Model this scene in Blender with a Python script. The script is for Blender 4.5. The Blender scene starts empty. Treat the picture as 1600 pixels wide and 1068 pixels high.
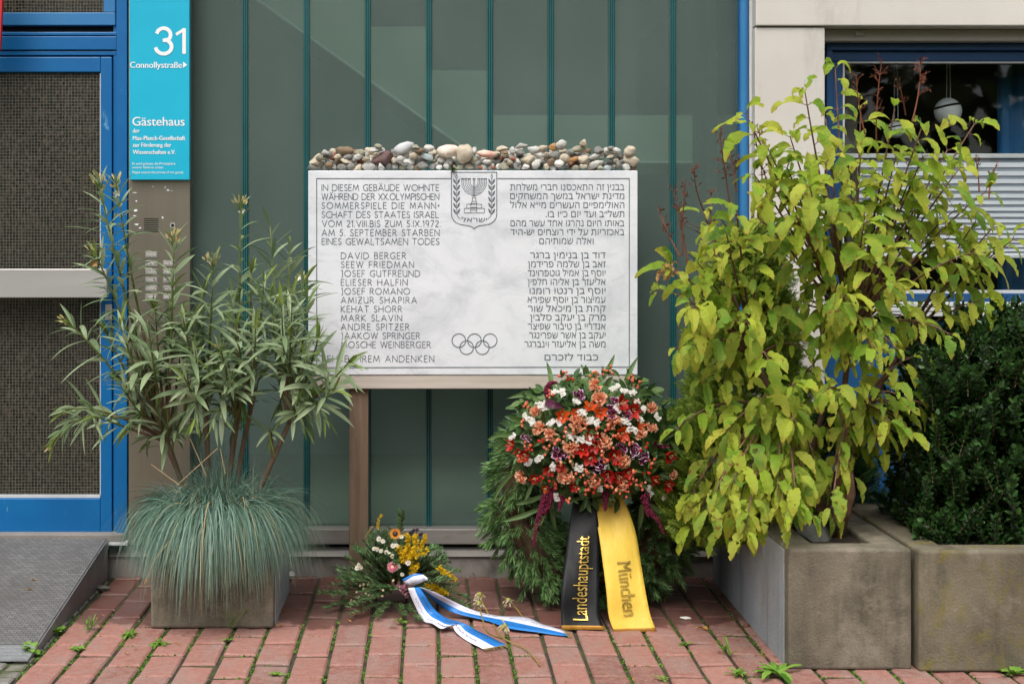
import bpy, bmesh, math, random
from mathutils import Vector, Matrix, noise
from mathutils.geometry import tessellate_polygon
R = random.Random(7)
rad = math.radians
sc = bpy.context.scene
COL = sc.collection
# ------------------------------------------------------------------ camera, sky, sun, exposure
F, CX, HY, H = 2222.0, 672.0, 383.0, 1.414        # focal length (px at 1600 wide), vanishing point, eye height
cam = bpy.data.cameras.new('camera'); camo = bpy.data.objects.new('camera', cam); COL.objects.link(camo)
camo.location = (0, 0, H); camo.rotation_euler = (rad(90), 0, 0)
cam.sensor_width = 36; cam.lens = F / 1600 * 36
cam.shift_x = (800 - CX) / 1600; cam.shift_y = -(534 - HY) / 1600
cam.clip_end = 3000; sc.camera = camo
SUN_EL, SUN_AZ = rad(58), rad(200)                # azimuth measured from +Y (north) clockwise: behind the camera, a little left
w = bpy.data.worlds.new('World'); sc.world = w; w.use_nodes = True
nt = w.node_tree; bg = nt.nodes['Background']
sky = nt.nodes.new('ShaderNodeTexSky'); sky.sky_type = 'NISHITA'; sky.sun_disc = False
sky.sun_elevation = SUN_EL; sky.sun_rotation = SUN_AZ; sky.dust_density = 4; sky.air_density = 1.0
hs = nt.nodes.new('ShaderNodeHueSaturation'); hs.inputs['Saturation'].default_value = 0.32
nt.links.new(sky.outputs[0], hs.inputs['Color']); nt.links.new(hs.outputs[0], bg.inputs['Color'])
bg.inputs['Strength'].default_value = 0.15
sl = bpy.data.lights.new('sun', 'SUN'); sl.energy = 1.25; sl.angle = rad(38); sl.color = (1, .965, .92)
so = bpy.data.objects.new('sun', sl); COL.objects.link(so)
sdir = Vector((math.sin(SUN_AZ) * math.cos(SUN_EL), math.cos(SUN_AZ) * math.cos(SUN_EL), math.sin(SUN_EL)))
so.rotation_euler = (-sdir).to_track_quat('-Z', 'Y').to_euler(); so.location = sdir * 30
sc.view_settings.view_transform = 'Standard'; sc.view_settings.look = 'None'
sc.view_settings.exposure = 0.68; sc.view_settings.gamma = 1
sc.render.engine = 'CYCLES'
cy = sc.cycles; cy.max_bounces = 8; cy.diffuse_bounces = 3; cy.glossy_bounces = 3; cy.transmission_bounces = 4
cy.transparent_max_bounces = 12; cy.caustics_reflective = False; cy.caustics_refractive = False

# ------------------------------------------------------------------ helpers
def V(*a): return Vector(a)
def P(u, v, Y): return Vector(((u - CX) * Y / F, Y, H - (v - HY) * Y / F))       # a measured pixel at a known depth
def G(u, v, z=0.0):                                                               # a measured pixel at a known height
    Y = F * (H - z) / (v - HY); return Vector(((u - CX) * Y / F, Y, z))
def X(u, Y): return (u - CX) * Y / F
def Z(v, Y): return H - (v - HY) * Y / F
def rr(a, b): return R.uniform(a, b)
def rv(): 
    while True:
        v = V(rr(-1, 1), rr(-1, 1), rr(-1, 1))
        if .05 < v.length < 1: return v.normalized()
def ortho(d):
    a = V(0, 0, 1) if abs(d.z) < .9 else V(1, 0, 0)
    s = d.cross(a).normalized(); return s, s.cross(d).normalized()
def bez(a, c, b, t): return a * ((1 - t) ** 2) + c * (2 * t * (1 - t)) + b * (t * t)
def curve(pts, n):                                  # Catmull-Rom through points
    pts = [Vector(p) for p in pts]; out = []
    q = [pts[0] * 2 - pts[1]] + pts + [pts[-1] * 2 - pts[-2]]
    k = len(pts) - 1
    for i in range(n + 1):
        f = i / n * k; j = min(int(f), k - 1); t = f - j
        a, b, c, d = q[j:j + 4]
        out.append(.5 * ((2 * b) + (c - a) * t + (2 * a - 5 * b + 4 * c - d) * t * t + (3 * b - a - 3 * c + d) * t ** 3))
    return out

PROF = {
    'lance': lambda t: max(.06, math.sin(math.pi * min(1, t * .96 + .04)) ** .8),
    'ovate': lambda t: max(.05, 1.35 * (t + .02) ** .55 * (1 - t) ** .75 * 1.25),
    'petal': lambda t: max(.25, math.sin(math.pi * (.15 + .72 * t)) ) * (.55 + .45 * t),
    'fan': lambda t: .18 + .82 * t,
    'blade': lambda t: max(.03, 1 - t ** 2.2),
    'round': lambda t: max(.12, math.sin(math.pi * (.08 + .86 * t)) ** .6),
}
class MB:
    def __init__(s): s.v = []; s.f = []; s.m = []; s.t = []
    def vert(s, p, t=0.0): s.v.append(Vector(p)); s.t.append(t); return len(s.v) - 1
    def face(s, ids, m=0): s.f.append(tuple(ids)); s.m.append(m)
    def poly(s, pts, m=0): s.face([s.vert(p) for p in pts], m)
    def box(s, x0, x1, y0, y1, z0, z1, m=0):
        b = len(s.v)
        for z in (z0, z1):
            for x, y in ((x0, y0), (x1, y0), (x1, y1), (x0, y1)): s.vert((x, y, z))
        for q in ((0, 3, 2, 1), (4, 5, 6, 7), (0, 1, 5, 4), (1, 2, 6, 5), (2, 3, 7, 6), (3, 0, 4, 7)): s.face([b + i for i in q], m)
        return s
    def pbox(s, u0, u1, v0, v1, Y, d, m=0):        # box whose front face covers a measured rectangle at depth Y
        return s.box(X(u0, Y), X(u1, Y), Y, Y + d, Z(v1, Y), Z(v0, Y), m)
    def prism(s, pts, d, m=0):                      # planar outline extruded by vector d
        n = len(pts); a = [s.vert(p) for p in pts]; b = [s.vert(Vector(p) + d) for p in pts]
        s.face(a, m); s.face(b[::-1], m)
        for i in range(n): s.face((a[i], b[i], b[(i + 1) % n], a[(i + 1) % n]), m)
    def tube(s, pts, r0, r1=None, n=6, m=0, cap=True):
        pts = [Vector(p) for p in pts]; r1 = r0 if r1 is None else r1
        k = len(pts); rings = []; sd = None
        for i, p in enumerate(pts):
            d = (pts[min(i + 1, k - 1)] - pts[max(i - 1, 0)])
            d = d.normalized() if d.length > 1e-9 else V(0, 0, 1)
            if sd is None: sd, up = ortho(d)
            else:
                sd = (sd - d * sd.dot(d)).normalized(); up = sd.cross(d)
            t = i / max(1, k - 1)
            r = r0[i] if isinstance(r0, (list, tuple)) else r0 + (r1 - r0) * t
            rings.append([s.vert(p + sd * (math.cos(a) * r) + up * (math.sin(a) * r), t) for a in [2 * math.pi * j / n for j in range(n)]])
        for i in range(k - 1):
            for j in range(n):
                s.face((rings[i][j], rings[i][(j + 1) % n], rings[i + 1][(j + 1) % n], rings[i + 1][j]), m)
        if cap: s.face(rings[0][::-1], m); s.face(rings[-1], m)
    def ball(s, c, r, m=0, n=6, k=4, sq=(1, 1, 1), ax=None):
        c = Vector(c); rows = []
        M3 = ax.to_track_quat('Z', 'Y').to_matrix() if ax is not None else Matrix.Identity(3)
        top = s.vert(c + M3 @ V(0, 0, r * sq[2]), 1); bot = s.vert(c - M3 @ V(0, 0, r * sq[2]), 0)
        for i in range(1, k):
            a = math.pi * i / k
            rows.append([s.vert(c + M3 @ V(r * sq[0] * math.sin(a) * math.cos(2 * math.pi * j / n), r * sq[1] * math.sin(a) * math.sin(2 * math.pi * j / n), r * sq[2] * math.cos(a)), .5 + .5 * math.cos(a)) for j in range(n)])
        for j in range(n):
            s.face((top, rows[0][j], rows[0][(j + 1) % n]), m); s.face((bot, rows[-1][(j + 1) % n], rows[-1][j]), m)
            for i in range(len(rows) - 1): s.face((rows[i][j], rows[i + 1][j], rows[i + 1][(j + 1) % n], rows[i][(j + 1) % n]), m)
    def leaf(s, base, d, n, L, W, prof='lance', droop=0.0, fold=.12, segs=6, serr=0.0, wav=0.0, m=0, bite=0.0):
        f = PROF[prof]; p = Vector(base); d = d.normalized(); prev = None
        ph = rr(0, 6)
        for i in range(segs + 1):
            t = i / segs
            sd = d.cross(n)
            sd = sd.normalized() if sd.length > 1e-6 else ortho(d)[0]
            nn = sd.cross(d).normalized(); h = W * .5 * f(t)
            e1 = h * (1 + (serr if i % 2 else -serr)); e2 = h * (1 + (-serr if i % 2 else serr))
            if bite and R.random() < bite: e1 *= rr(.3, .8)
            if bite and R.random() < bite: e2 *= rr(.3, .8)
            wv = wav * W * math.sin(ph + t * 9)
            cur = (s.vert(p - sd * e1 + nn * (h * fold * 2 + wv), t), s.vert(p, t), s.vert(p + sd * e2 + nn * (h * fold * 2 - wv), t))
            if prev:
                s.face((prev[0], prev[1], cur[1], cur[0]), m); s.face((prev[1], prev[2], cur[2], cur[1]), m)
            prev = cur
            p = p + d * (L / segs)
            if droop: d = (d + V(0, 0, -droop / segs)).normalized(); n = nn
    def needle(s, p, d, L, wd, m=0):
        a = d.cross(rv()); a = a.normalized() * (wd * .5)
        q = p + d * (L * .6)
        i = [s.vert(p - a * .7, 0), s.vert(p + a * .7, 0), s.vert(q + a, .6), s.vert(p + d * L, 1), s.vert(q - a, .6)]
        s.face(i, m)
    def blade(s, p, d, L, wd, g, segs=6, m=0, face=None):
        p = Vector(p); prev = None; d = d.normalized()
        sd = d.cross(face if face is not None else rv()); sd = sd.normalized()
        for i in range(segs + 1):
            t = i / segs; h = wd * .5 * max(.12, 1 - t ** 2)
            cur = (s.vert(p - sd * h, t), s.vert(p + sd * h, t))
            if prev: s.face((prev[0], prev[1], cur[1], cur[0]), m)
            prev = cur; p = p + d * (L / segs); d = (d + V(0, 0, -g / segs)).normalized()
    def strip(s, left, right, m=(0,), cols=1, n=20, zoff=0.0):
        a, b = curve(left, n), curve(right, n); prev = None
        for i in range(n + 1):
            cur = [s.vert(a[i].lerp(b[i], j / cols), i / n) for j in range(cols + 1)]
            if prev:
                for j in range(cols): s.face((prev[j], prev[j + 1], cur[j + 1], cur[j]), m[j * len(m) // cols])
            prev = cur
    def build(s, name, mats, parent=None, smooth=False, bevel=0.0, solid=0.0, segs=2):
        root = parent
        while root is not None and root.parent is not None: root = root.parent
        off = root.location.copy() if root is not None else V(0, 0, 0)
        me = bpy.data.meshes.new(name)
        me.from_pydata([v - off for v in s.v], [], s.f)
        at = me.attributes.new('t', 'FLOAT', 'POINT'); at.data.foreach_set('value', s.t)
        for q in (mats if isinstance(mats, (list, tuple)) else [mats]): me.materials.append(q)
        me.polygons.foreach_set('material_index', s.m)
        if smooth: me.polygons.foreach_set('use_smooth', [True] * len(me.polygons))
        me.update()
        o = bpy.data.objects.new(name, me); COL.objects.link(o)
        if parent is not None: o.parent = parent
        if solid:
            md = o.modifiers.new('solid', 'SOLIDIFY'); md.thickness = solid; md.offset = 0
        if bevel:
            md = o.modifiers.new('bevel', 'BEVEL'); md.width = bevel; md.segments = segs; md.limit_method = 'ANGLE'; md.angle_limit = rad(40); md.harden_normals = False
        return o
def tag(o, label=None, cat=None, group=None, kind=None):
    if label: o['label'] = label
    if cat: o['category'] = cat
    if group: o['group'] = group
    if kind: o['kind'] = kind
    return o
def thing(name, label, cat, loc, group=None):
    o = bpy.data.objects.new(name, None); COL.objects.link(o); o.location = loc; o.empty_display_size = .1
    return tag(o, label, cat, group)
def plain(name, label, cat, mb, mats, group=None, **k):      # a thing that is one mesh, its origin at its base
    c = sum(mb.v, V(0, 0, 0)) / len(mb.v); c.z = min(p.z for p in mb.v)
    mb.v = [p - c for p in mb.v]
    o = mb.build(name, mats, None, **k); o.location = c
    return tag(o, label, cat, group)

# ------------------------------------------------------------------ materials
def hx(h, k=1.0):
    h = h.lstrip('#'); c = [int(h[i:i + 2], 16) / 255 for i in (0, 2, 4)]
    return tuple(min(1, (x / 12.92 if x <= .04045 else ((x + .055) / 1.055) ** 2.4) * k) for x in c) + (1,)
def newmat(name):
    m = bpy.data.materials.new(name); m.use_nodes = True
    return m, m.node_tree, m.node_tree.nodes['Principled BSDF']
def nd(nt, typ, **k):
    n = nt.nodes.new(typ)
    for a, b in k.items(): setattr(n, a, b)
    return n
def ramp(nt, fac, stops):
    n = nd(nt, 'ShaderNodeValToRGB'); e = n.color_ramp.elements
    while len(e) < len(stops): e.new(.5)
    for q, (p, c) in zip(e, stops): q.position = p; q.color = c
    nt.links.new(fac, n.inputs['Fac']); return n.outputs['Color']
def tex(nt, scale, detail=5, rough=.55, stretch=None, dist=0.0, coord='Object'):
    tc = nd(nt, 'ShaderNodeTexCoord'); o = tc.outputs[coord]
    if stretch:
        mp = nd(nt, 'ShaderNodeMapping'); mp.inputs['Scale'].default_value = stretch; nt.links.new(o, mp.inputs['Vector']); o = mp.outputs[0]
    n = nd(nt, 'ShaderNodeTexNoise'); n.inputs['Scale'].default_value = scale; n.inputs['Detail'].default_value = detail
    n.inputs['Roughness'].default_value = rough; n.inputs['Distortion'].default_value = dist
    nt.links.new(o, n.inputs['Vector']); return n.outputs['Fac']
def mixc(nt, fac, a, b, typ='MIX'):
    n = nd(nt, 'ShaderNodeMix', data_type='RGBA', blend_type=typ)
    for s, q in ((n.inputs[0], fac), (n.inputs[6], a), (n.inputs[7], b)):
        if hasattr(q, 'links'): nt.links.new(q, s)
        else: s.default_value = q
    return n.outputs[2]
def bump(nt, b, h, strength, dist=.01):
    n = nd(nt, 'ShaderNodeBump'); n.inputs['Strength'].default_value = strength; n.inputs['Distance'].default_value = dist
    nt.links.new(h, n.inputs['Height']); nt.links.new(n.outputs[0], b.inputs['Normal'])
def surf(name, c1, c2, scale=6, rough=.6, metal=0.0, bmp=.15, bscale=80, spec=.4, stretch=None, lo=.35, hi=.65, stain=None, sscale=2.5, slo=.55, shi=.7, sstretch=None, rvar=0.0, bdist=.004):
    m, nt, b = newmat(name)
    c = ramp(nt, tex(nt, scale, 6, .6, stretch), [(lo, c1), (hi, c2)])
    if stain:
        f = ramp(nt, tex(nt, sscale, 6, .65, sstretch, .3), [(slo, (0, 0, 0, 1)), (shi, (1, 1, 1, 1))])
        c = mixc(nt, f, c, stain)
    nt.links.new(c, b.inputs['Base Color'])
    b.inputs['Roughness'].default_value = rough; b.inputs['Metallic'].default_value = metal; b.inputs['Specular IOR Level'].default_value = spec
    if rvar:
        mr = nd(nt, 'ShaderNodeMapRange'); mr.inputs['To Min'].default_value = rough - rvar; mr.inputs['To Max'].default_value = rough + rvar
        nt.links.new(tex(nt, scale * 1.7, 4), mr.inputs['Value']); nt.links.new(mr.outputs[0], b.inputs['Roughness'])
    if bmp: bump(nt, b, tex(nt, bscale, 4, .6, stretch), bmp, bdist)
    return m
def leafm(name, cols, hole=None, patch=None, pscale=14, tip=None, tlo=.55, thi=1.0, tamt=1.0, trans=.3, rough=.5, spot=None, sscale=60, sheen=.35, slo=.6, shi=.72):
    m, nt, b = newmat(name)
    ge = nd(nt, 'ShaderNodeNewGeometry'); k = len(cols)
    c = ramp(nt, ge.outputs['Random Per Island'], [(i / max(1, k - 1), q) for i, q in enumerate(cols)])
    if patch: c = mixc(nt, ramp(nt, tex(nt, pscale, 4, .6), [(.48, (0, 0, 0, 1)), (.66, (.8, .8, .8, 1))]), c, patch)
    if spot:
        c = mixc(nt, ramp(nt, tex(nt, sscale, 3), [(slo, (0, 0, 0, 1)), (shi, (1, 1, 1, 1))]), c, spot)
    if tip:
        at = nd(nt, 'ShaderNodeAttribute'); at.attribute_name = 't'
        f = ramp(nt, at.outputs['Fac'], [(tlo, (0, 0, 0, 1)), (thi, (tamt,) * 3 + (1,))])
        c = mixc(nt, f, c, tip)
    nt.links.new(c, b.inputs['Base Color']); b.inputs['Roughness'].default_value = rough; b.inputs['Specular IOR Level'].default_value = sheen
    if trans:
        tr = nd(nt, 'ShaderNodeBsdfTranslucent'); mx = nd(nt, 'ShaderNodeMixShader'); mx.inputs[0].default_value = trans
        nt.links.new(c, tr.inputs['Color']); out = nt.nodes['Material Output']
        nt.links.new(b.outputs[0], mx.inputs[1]); nt.links.new(tr.outputs[0], mx.inputs[2]); nt.links.new(mx.outputs[0], out.inputs['Surface'])
        if hole:                                       # eaten spots
            hf = ramp(nt, tex(nt, hole, 2, .4), [(.665, (0, 0, 0, 1)), (.67, (1, 1, 1, 1))]); tp = nd(nt, 'ShaderNodeBsdfTransparent'); m2 = nd(nt, 'ShaderNodeMixShader')
            nt.links.new(hf, m2.inputs[0]); nt.links.new(mx.outputs[0], m2.inputs[1]); nt.links.new(tp.outputs[0], m2.inputs[2]); nt.links.new(m2.outputs[0], out.inputs['Surface']); bump(nt, b, tex(nt, 90, 3), .5, .004)
    return m

MT = {}
MT['blue'] = surf('blue_paint', hx('#075b94'), hx('#0c659f'), 3, .38, bmp=.02, stain=hx('#5d93b8'), sscale=20, slo=.645, shi=.70, sstretch=(1, 1, .35))
MT['blue_light'] = surf('blue_paint_upper', hx('#2a6da2'), hx('#3576a8'), 3, .4, bmp=.02)
MT['blue_dark'] = surf('navy_paint', hx('#123c66'), hx('#17446f'), 3, .4, bmp=.02)
MT['blue_wall'] = surf('blue_spandrel_paint', hx('#1c5080'), hx('#22598a'), 3, .5, bmp=.03)
MT['gap'] = surf('dark_gap', hx('#0a0c0c'), hx('#12100e'), 9, .9, bmp=0)
MT['rubber'] = surf('black_seal', hx('#10161a'), hx('#1b2226'), 9, .6, bmp=0)
MT['cream'] = surf('cream_concrete', hx('#c3bdb4'), hx('#cdc8bf'), 2.2, .8, bmp=.12, bscale=120, stain=hx('#aaa49a'), sscale=5, slo=.58, shi=.8, sstretch=(1, 1, .35))
MT['lintel'] = surf('lintel_grey', hx('#a49d94'), hx('#b0aaa1'), 4, .6, bmp=.05)
MT['white_trim'] = surf('white_trim', hx('#b9bbbb'), hx('#c6c8c8'), 6, .5, bmp=.03)
MT['alu'] = surf('aluminium_sill', hx('#8b8781'), hx('#9d9993'), 5, .45, .35, bmp=.06, stretch=(.3, 1, 4), stain=hx('#6d675f'), sscale=7, slo=.55, shi=.75, sstretch=(.4, 1, 1))
MT['plinth'] = surf('plinth_grey', hx('#7d7771'), hx('#8d8781'), 5, .7, .05, bmp=.12, stain=hx('#4a443d'), sscale=6, slo=.52, shi=.78)
MT['steel'] = surf('brushed_steel', hx('#a99f8f'), hx('#b5ab9b'), 10, .33, .95, bmp=.05, bscale=160, stretch=(1, 1, .03))
MT['barmetal'] = surf('satin_aluminium', hx('#b8b5b0'), hx('#c2bfba'), 14, .4, .55, bmp=.04, bscale=140, stretch=(.05, 1, 1))
MT['cyan'] = surf('turquoise_enamel', hx('#19a8c6'), hx('#20b1ce'), 2, .35, bmp=.01, stain=hx('#45b9d0'), sscale=3, slo=.55, shi=.8, sstretch=(2, 1, .25))
MT['white_ink'] = surf('white_lettering', hx('#e4e6e4'), hx('#e9ebe9'), 6, .5, bmp=0)
MT['wood'] = surf('weathered_wood', hx('#6d5947'), hx('#806b57'), 9, .75, bmp=.25, bscale=40, stretch=(6, 6, .25), stain=hx('#51443a'), sscale=5, slo=.55, shi=.75, sstretch=(2, 2, .4))
MT['rail'] = surf('bleached_wood_rail', hx('#b3a79b'), hx('#c2b8ad'), 9, .7, bmp=.15, stretch=(.25, 6, 6), stain=hx('#9a7a5c'), sscale=16, slo=.72, shi=.78)
MT['shell'] = surf('shell', hx('#e2dccf'), hx('#e0c3b0'), 22, .4, bmp=.2, stretch=(1, 1, 4))
MT['lamp'] = surf('frosted_lamp_glass', hx('#e2e6e5'), hx('#eaedec'), 3, .4, bmp=0)
MT['blind'] = surf('white_blind_fabric', hx('#d3d6dc'), hx('#dadce2'), 6, .8, bmp=.02)
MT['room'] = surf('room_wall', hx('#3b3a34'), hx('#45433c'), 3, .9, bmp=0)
MT['stairwall'] = surf('stairwell_wall', hx('#d6e0e0'), hx('#dfe7e6'), 2, .9, bmp=0)
MT['stair'] = surf('stair_concrete', hx('#c3cbb8'), hx('#ccd3c2'), 3, .9, bmp=0)
MT['hand'] = surf('pale_handrail', hx('#dfe4dc'), hx('#e6eae3'), 3, .4, bmp=0)
MT['red'] = surf('red_banner_cloth', hx('#b3171b'), hx('#bb1d20'), 3, .6, bmp=.02)
MT['soil'] = surf('potting_soil', hx('#1c140e'), hx('#33261a'), 30, .95, bmp=.8, bscale=90)

def concrete(name, c1, c2, moss, algae):
    m, nt, b = newmat(name)
    c = ramp(nt, tex(nt, 3.5, 8, .62), [(.36, c1), (.6, c2)])
    c = mixc(nt, ramp(nt, tex(nt, 2.3, 7, .7, (1.4, 1.4, .7), .4), [(.5, (0, 0, 0, 1)), (.68, (.75, .75, .75, 1))]), c, moss)
    c = mixc(nt, ramp(nt, tex(nt, 60, 4, .7), [(.6, (0, 0, 0, 1)), (.8, (.5, .5, .5, 1))]), c, hx('#2f2b25'))
    c = mixc(nt, ramp(nt, tex(nt, 5, 6, .7, (1.6, 1.6, .16), .2), [(.5, (0, 0, 0, 1)), (.7, (.55, .55, .55, 1))]), c, hx('#34332b'))
    c = mixc(nt, ramp(nt, tex(nt, 5.5, 8, .75, None, .15), [(.52, (0, 0, 0, 1)), (.68, (.55, .55, .55, 1))]), c, hx('#9a9282'))
    c = mixc(nt, ramp(nt, tex(nt, 190, 3, .6), [(.64, (0, 0, 0, 1)), (.7, (.7, .7, .7, 1))]), c, hx('#37332b'))
    if algae: c = mixc(nt, ramp(nt, tex(nt, 14, 6, .75, (1, 1, .5), .6), [(.52, (0, 0, 0, 1)), (.66, (.7, .7, .7, 1))]), c, algae)
    nt.links.new(c, b.inputs['Base Color']); b.inputs['Roughness'].default_value = .88; b.inputs['Specular IOR Level'].default_value = .25
    bump(nt, b, tex(nt, 110, 6, .75), .8, .006); return m
MT['conc'] = concrete('planter_concrete', hx('#655e51'), hx('#827a69'), hx('#403f33'), None)
MT['conc_moss'] = concrete('mossy_planter_concrete', hx('#625b4d'), hx('#7e7663'), hx('#42412f'), hx('#7a7030'))
MT['conc_side'] = concrete('skylit_grey_planter_side', hx('#9aa1a6'), hx('#a9afb3'), hx('#868c90'), None)  # planter side grey with bluish sky light put into its colour

def marble():
    m, nt, b = newmat('white_marble')
    c = ramp(nt, tex(nt, 2.2, 9, .62, (1, 1, 1.6), 1.6), [(.27, hx('#bcbfc4')), (.52, hx('#d8dadd')), (.75, hx('#e1e2e5'))])
    c = mixc(nt, ramp(nt, tex(nt, 5.5, 8, .7, (1, 1, 1.8), 2.5), [(.52, (0, 0, 0, 1)), (.72, (.45, .45, .45, 1))]), c, hx('#b0b4b8'))
    nt.links.new(c, b.inputs['Base Color']); b.inputs['Roughness'].default_value = .5; b.inputs['Specular IOR Level'].default_value = .3
    bump(nt, b, tex(nt, 200, 3), .05, .002); return m
MT['marble'] = marble()
MT['ink'] = surf('dark_inlay', hx('#5c6469'), hx('#6b7277'), 30, .7, bmp=0)

def brickm():
    m, nt, b = newmat('clinker_brick'); ge = nd(nt, 'ShaderNodeNewGeometry')
    c = ramp(nt, ge.outputs['Random Per Island'], [(0, hx('#774d44')), (.35, hx('#8b5b50')), (.7, hx('#99695d')), (1, hx('#835850'))])
    c = mixc(nt, ramp(nt, tex(nt, 30, 6, .7), [(.38, (0, 0, 0, 1)), (.72, (.65, .65, .65, 1))]), c, hx('#a88579'))
    c = mixc(nt, ramp(nt, tex(nt, 7, 7, .7, (1, .6, 1), .5), [(.48, (0, 0, 0, 1)), (.64, (.7, .7, .7, 1))]), c, hx('#8f7a71'))
    c = mixc(nt, ramp(nt, tex(nt, 210, 2, .5), [(.66, (0, 0, 0, 1)), (.72, (.8, .8, .8, 1))]), c, hx('#c9b8ae'))
    c = mixc(nt, ramp(nt, tex(nt, 120, 3, .6), [(.66, (0, 0, 0, 1)), (.74, (.7, .7, .7, 1))]), c, hx('#4d2c26'))
    # damp ground close to the wall: patches with their own edges
    tc = nd(nt, 'ShaderNodeTexCoord'); sp = nd(nt, 'ShaderNodeSeparateXYZ'); nt.links.new(tc.outputs['Object'], sp.inputs[0])
    mr = nd(nt, 'ShaderNodeMapRange'); mr.inputs['From Min'].default_value = 5.05; mr.inputs['From Max'].default_value = 5.75
    nt.links.new(sp.outputs['Y'], mr.inputs['Value'])
    ad = nd(nt, 'ShaderNodeMath', operation='ADD'); nt.links.new(mr.outputs[0], ad.inputs[0]); nt.links.new(tex(nt, 5, 5, .65), ad.inputs[1])
    wet = ramp(nt, ad.outputs[0], [(.86, (0, 0, 0, 1)), (.93, (1, 1, 1, 1))])
    c = mixc(nt, wet, c, mixc(nt, .55, c, hx('#3a1713')))
    nt.links.new(c, b.inputs['Base Color'])
    rr_ = nd(nt, 'ShaderNodeMapRange'); rr_.inputs['To Min'].default_value = .78; rr_.inputs['To Max'].default_value = .36
    nt.links.new(wet, rr_.inputs['Value']); nt.links.new(rr_.outputs[0], b.inputs['Roughness']); b.inputs['Specular IOR Level'].default_value = .35
    bump(nt, b, tex(nt, 70, 6, .7), .5, .005); return m
MT['brick'] = brickm()
MT['joint'] = surf('mossy_joint_soil', hx('#2f2c22'), hx('#43402f'), 30, .95, bmp=.8, bscale=120, stain=hx('#455128'), sscale=9, slo=.48, shi=.62)
MT['sett'] = surf('grey_sett', hx('#6b6862'), hx('#85817a'), 20, .85, bmp=.5, bscale=70, stain=hx('#4c5230'), sscale=9, slo=.52, shi=.7)
MT['moss'] = leafm('moss', [hx('#3d5c1c'), hx('#56802a'), hx('#6d9638'), hx('#4a5a26')], trans=.25, rough=.7)

def wireglass():
    m, nt, b = newmat('wired_cathedral_glass')
    tc = nd(nt, 'ShaderNodeTexCoord'); sp = nd(nt, 'ShaderNodeSeparateXYZ'); nt.links.new(tc.outputs['Object'], sp.inputs[0])
    wob = tex(nt, 8, 2)
    lines = []
    for ax in ('X', 'Z'):
        a = nd(nt, 'ShaderNodeMath', operation='MULTIPLY_ADD'); a.inputs[1].default_value = 1 / .0134; nt.links.new(sp.outputs[ax], a.inputs[0])
        q = nd(nt, 'ShaderNodeMath', operation='MULTIPLY'); q.inputs[1].default_value = .35; nt.links.new(wob, q.inputs[0]); nt.links.new(q.outputs[0], a.inputs[2])
        fr = nd(nt, 'ShaderNodeMath', operation='FRACT'); nt.links.new(a.outputs[0], fr.inputs[0])
        lt = nd(nt, 'ShaderNodeMath', operation='LESS_THAN'); lt.inputs[1].default_value = .15; nt.links.new(fr.outputs[0], lt.inputs[0])
        lines.append(lt.outputs[0])
    mx = nd(nt, 'ShaderNodeMath', operation='MAXIMUM'); nt.links.new(lines[0], mx.inputs[0]); nt.links.new(lines[1], mx.inputs[1])
    c = ramp(nt, tex(nt, 95, 4, .6, (1, 1, .6)), [(.36, hx('#120f0d')), (.5, hx('#2c2621')), (.68, hx('#544a40'))])
    c = mixc(nt, ramp(nt, tex(nt, 2.2, 3), [(.35, (0, 0, 0, 1)), (.7, (.5, .5, .5, 1))]), c, hx('#2c2a22'))
    c = mixc(nt, mx.outputs[0], c, hx('#5d5e53'))
    nt.links.new(c, b.inputs['Base Color']); b.inputs['Roughness'].default_value = .22; b.inputs['Specular IOR Level'].default_value = .3
    bump(nt, b, tex(nt, 95, 3, .6, (1, 1, .6)), .5, .004); return m
MT['wire'] = wireglass()
def panelglass():
    m, nt, b = newmat('profiled_green_glass')
    c = ramp(nt, tex(nt, 2.5, 5, .6, (1, 1, .5)), [(.3, hx('#61716b')), (.7, hx('#73827c'))])
    c = mixc(nt, ramp(nt, tex(nt, 90, 5, .6), [(.72, (0, 0, 0, 1)), (.8, (.3, .3, .3, 1))]), c, hx('#78877f'))
    nt.links.new(c, b.inputs['Base Color']); b.inputs['Roughness'].default_value = .34; b.inputs['Specular IOR Level'].default_value = .5
    bump(nt, b, tex(nt, 260, 2, .5), .12, .002)
    tr = nd(nt, 'ShaderNodeBsdfTransparent'); tr.inputs['Color'].default_value = (.84, .93, .89, 1)
    mx = nd(nt, 'ShaderNodeMixShader'); mx.inputs[0].default_value = .62
    nt.links.new(b.outputs[0], mx.inputs[1]); nt.links.new(tr.outputs[0], mx.inputs[2]); nt.links.new(mx.outputs[0], nt.nodes['Material Output'].inputs['Surface'])
    return m
MT['pglass'] = panelglass()
MT['pjoint'] = surf('teal_glass_edge', hx('#143f3f'), hx('#1a4a4a'), 4, .25, bmp=.02)
MT['pjoint2'] = surf('teal_glass_edge_line', hx('#2a6466'), hx('#336e71'), 4, .3, bmp=.02)
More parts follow.
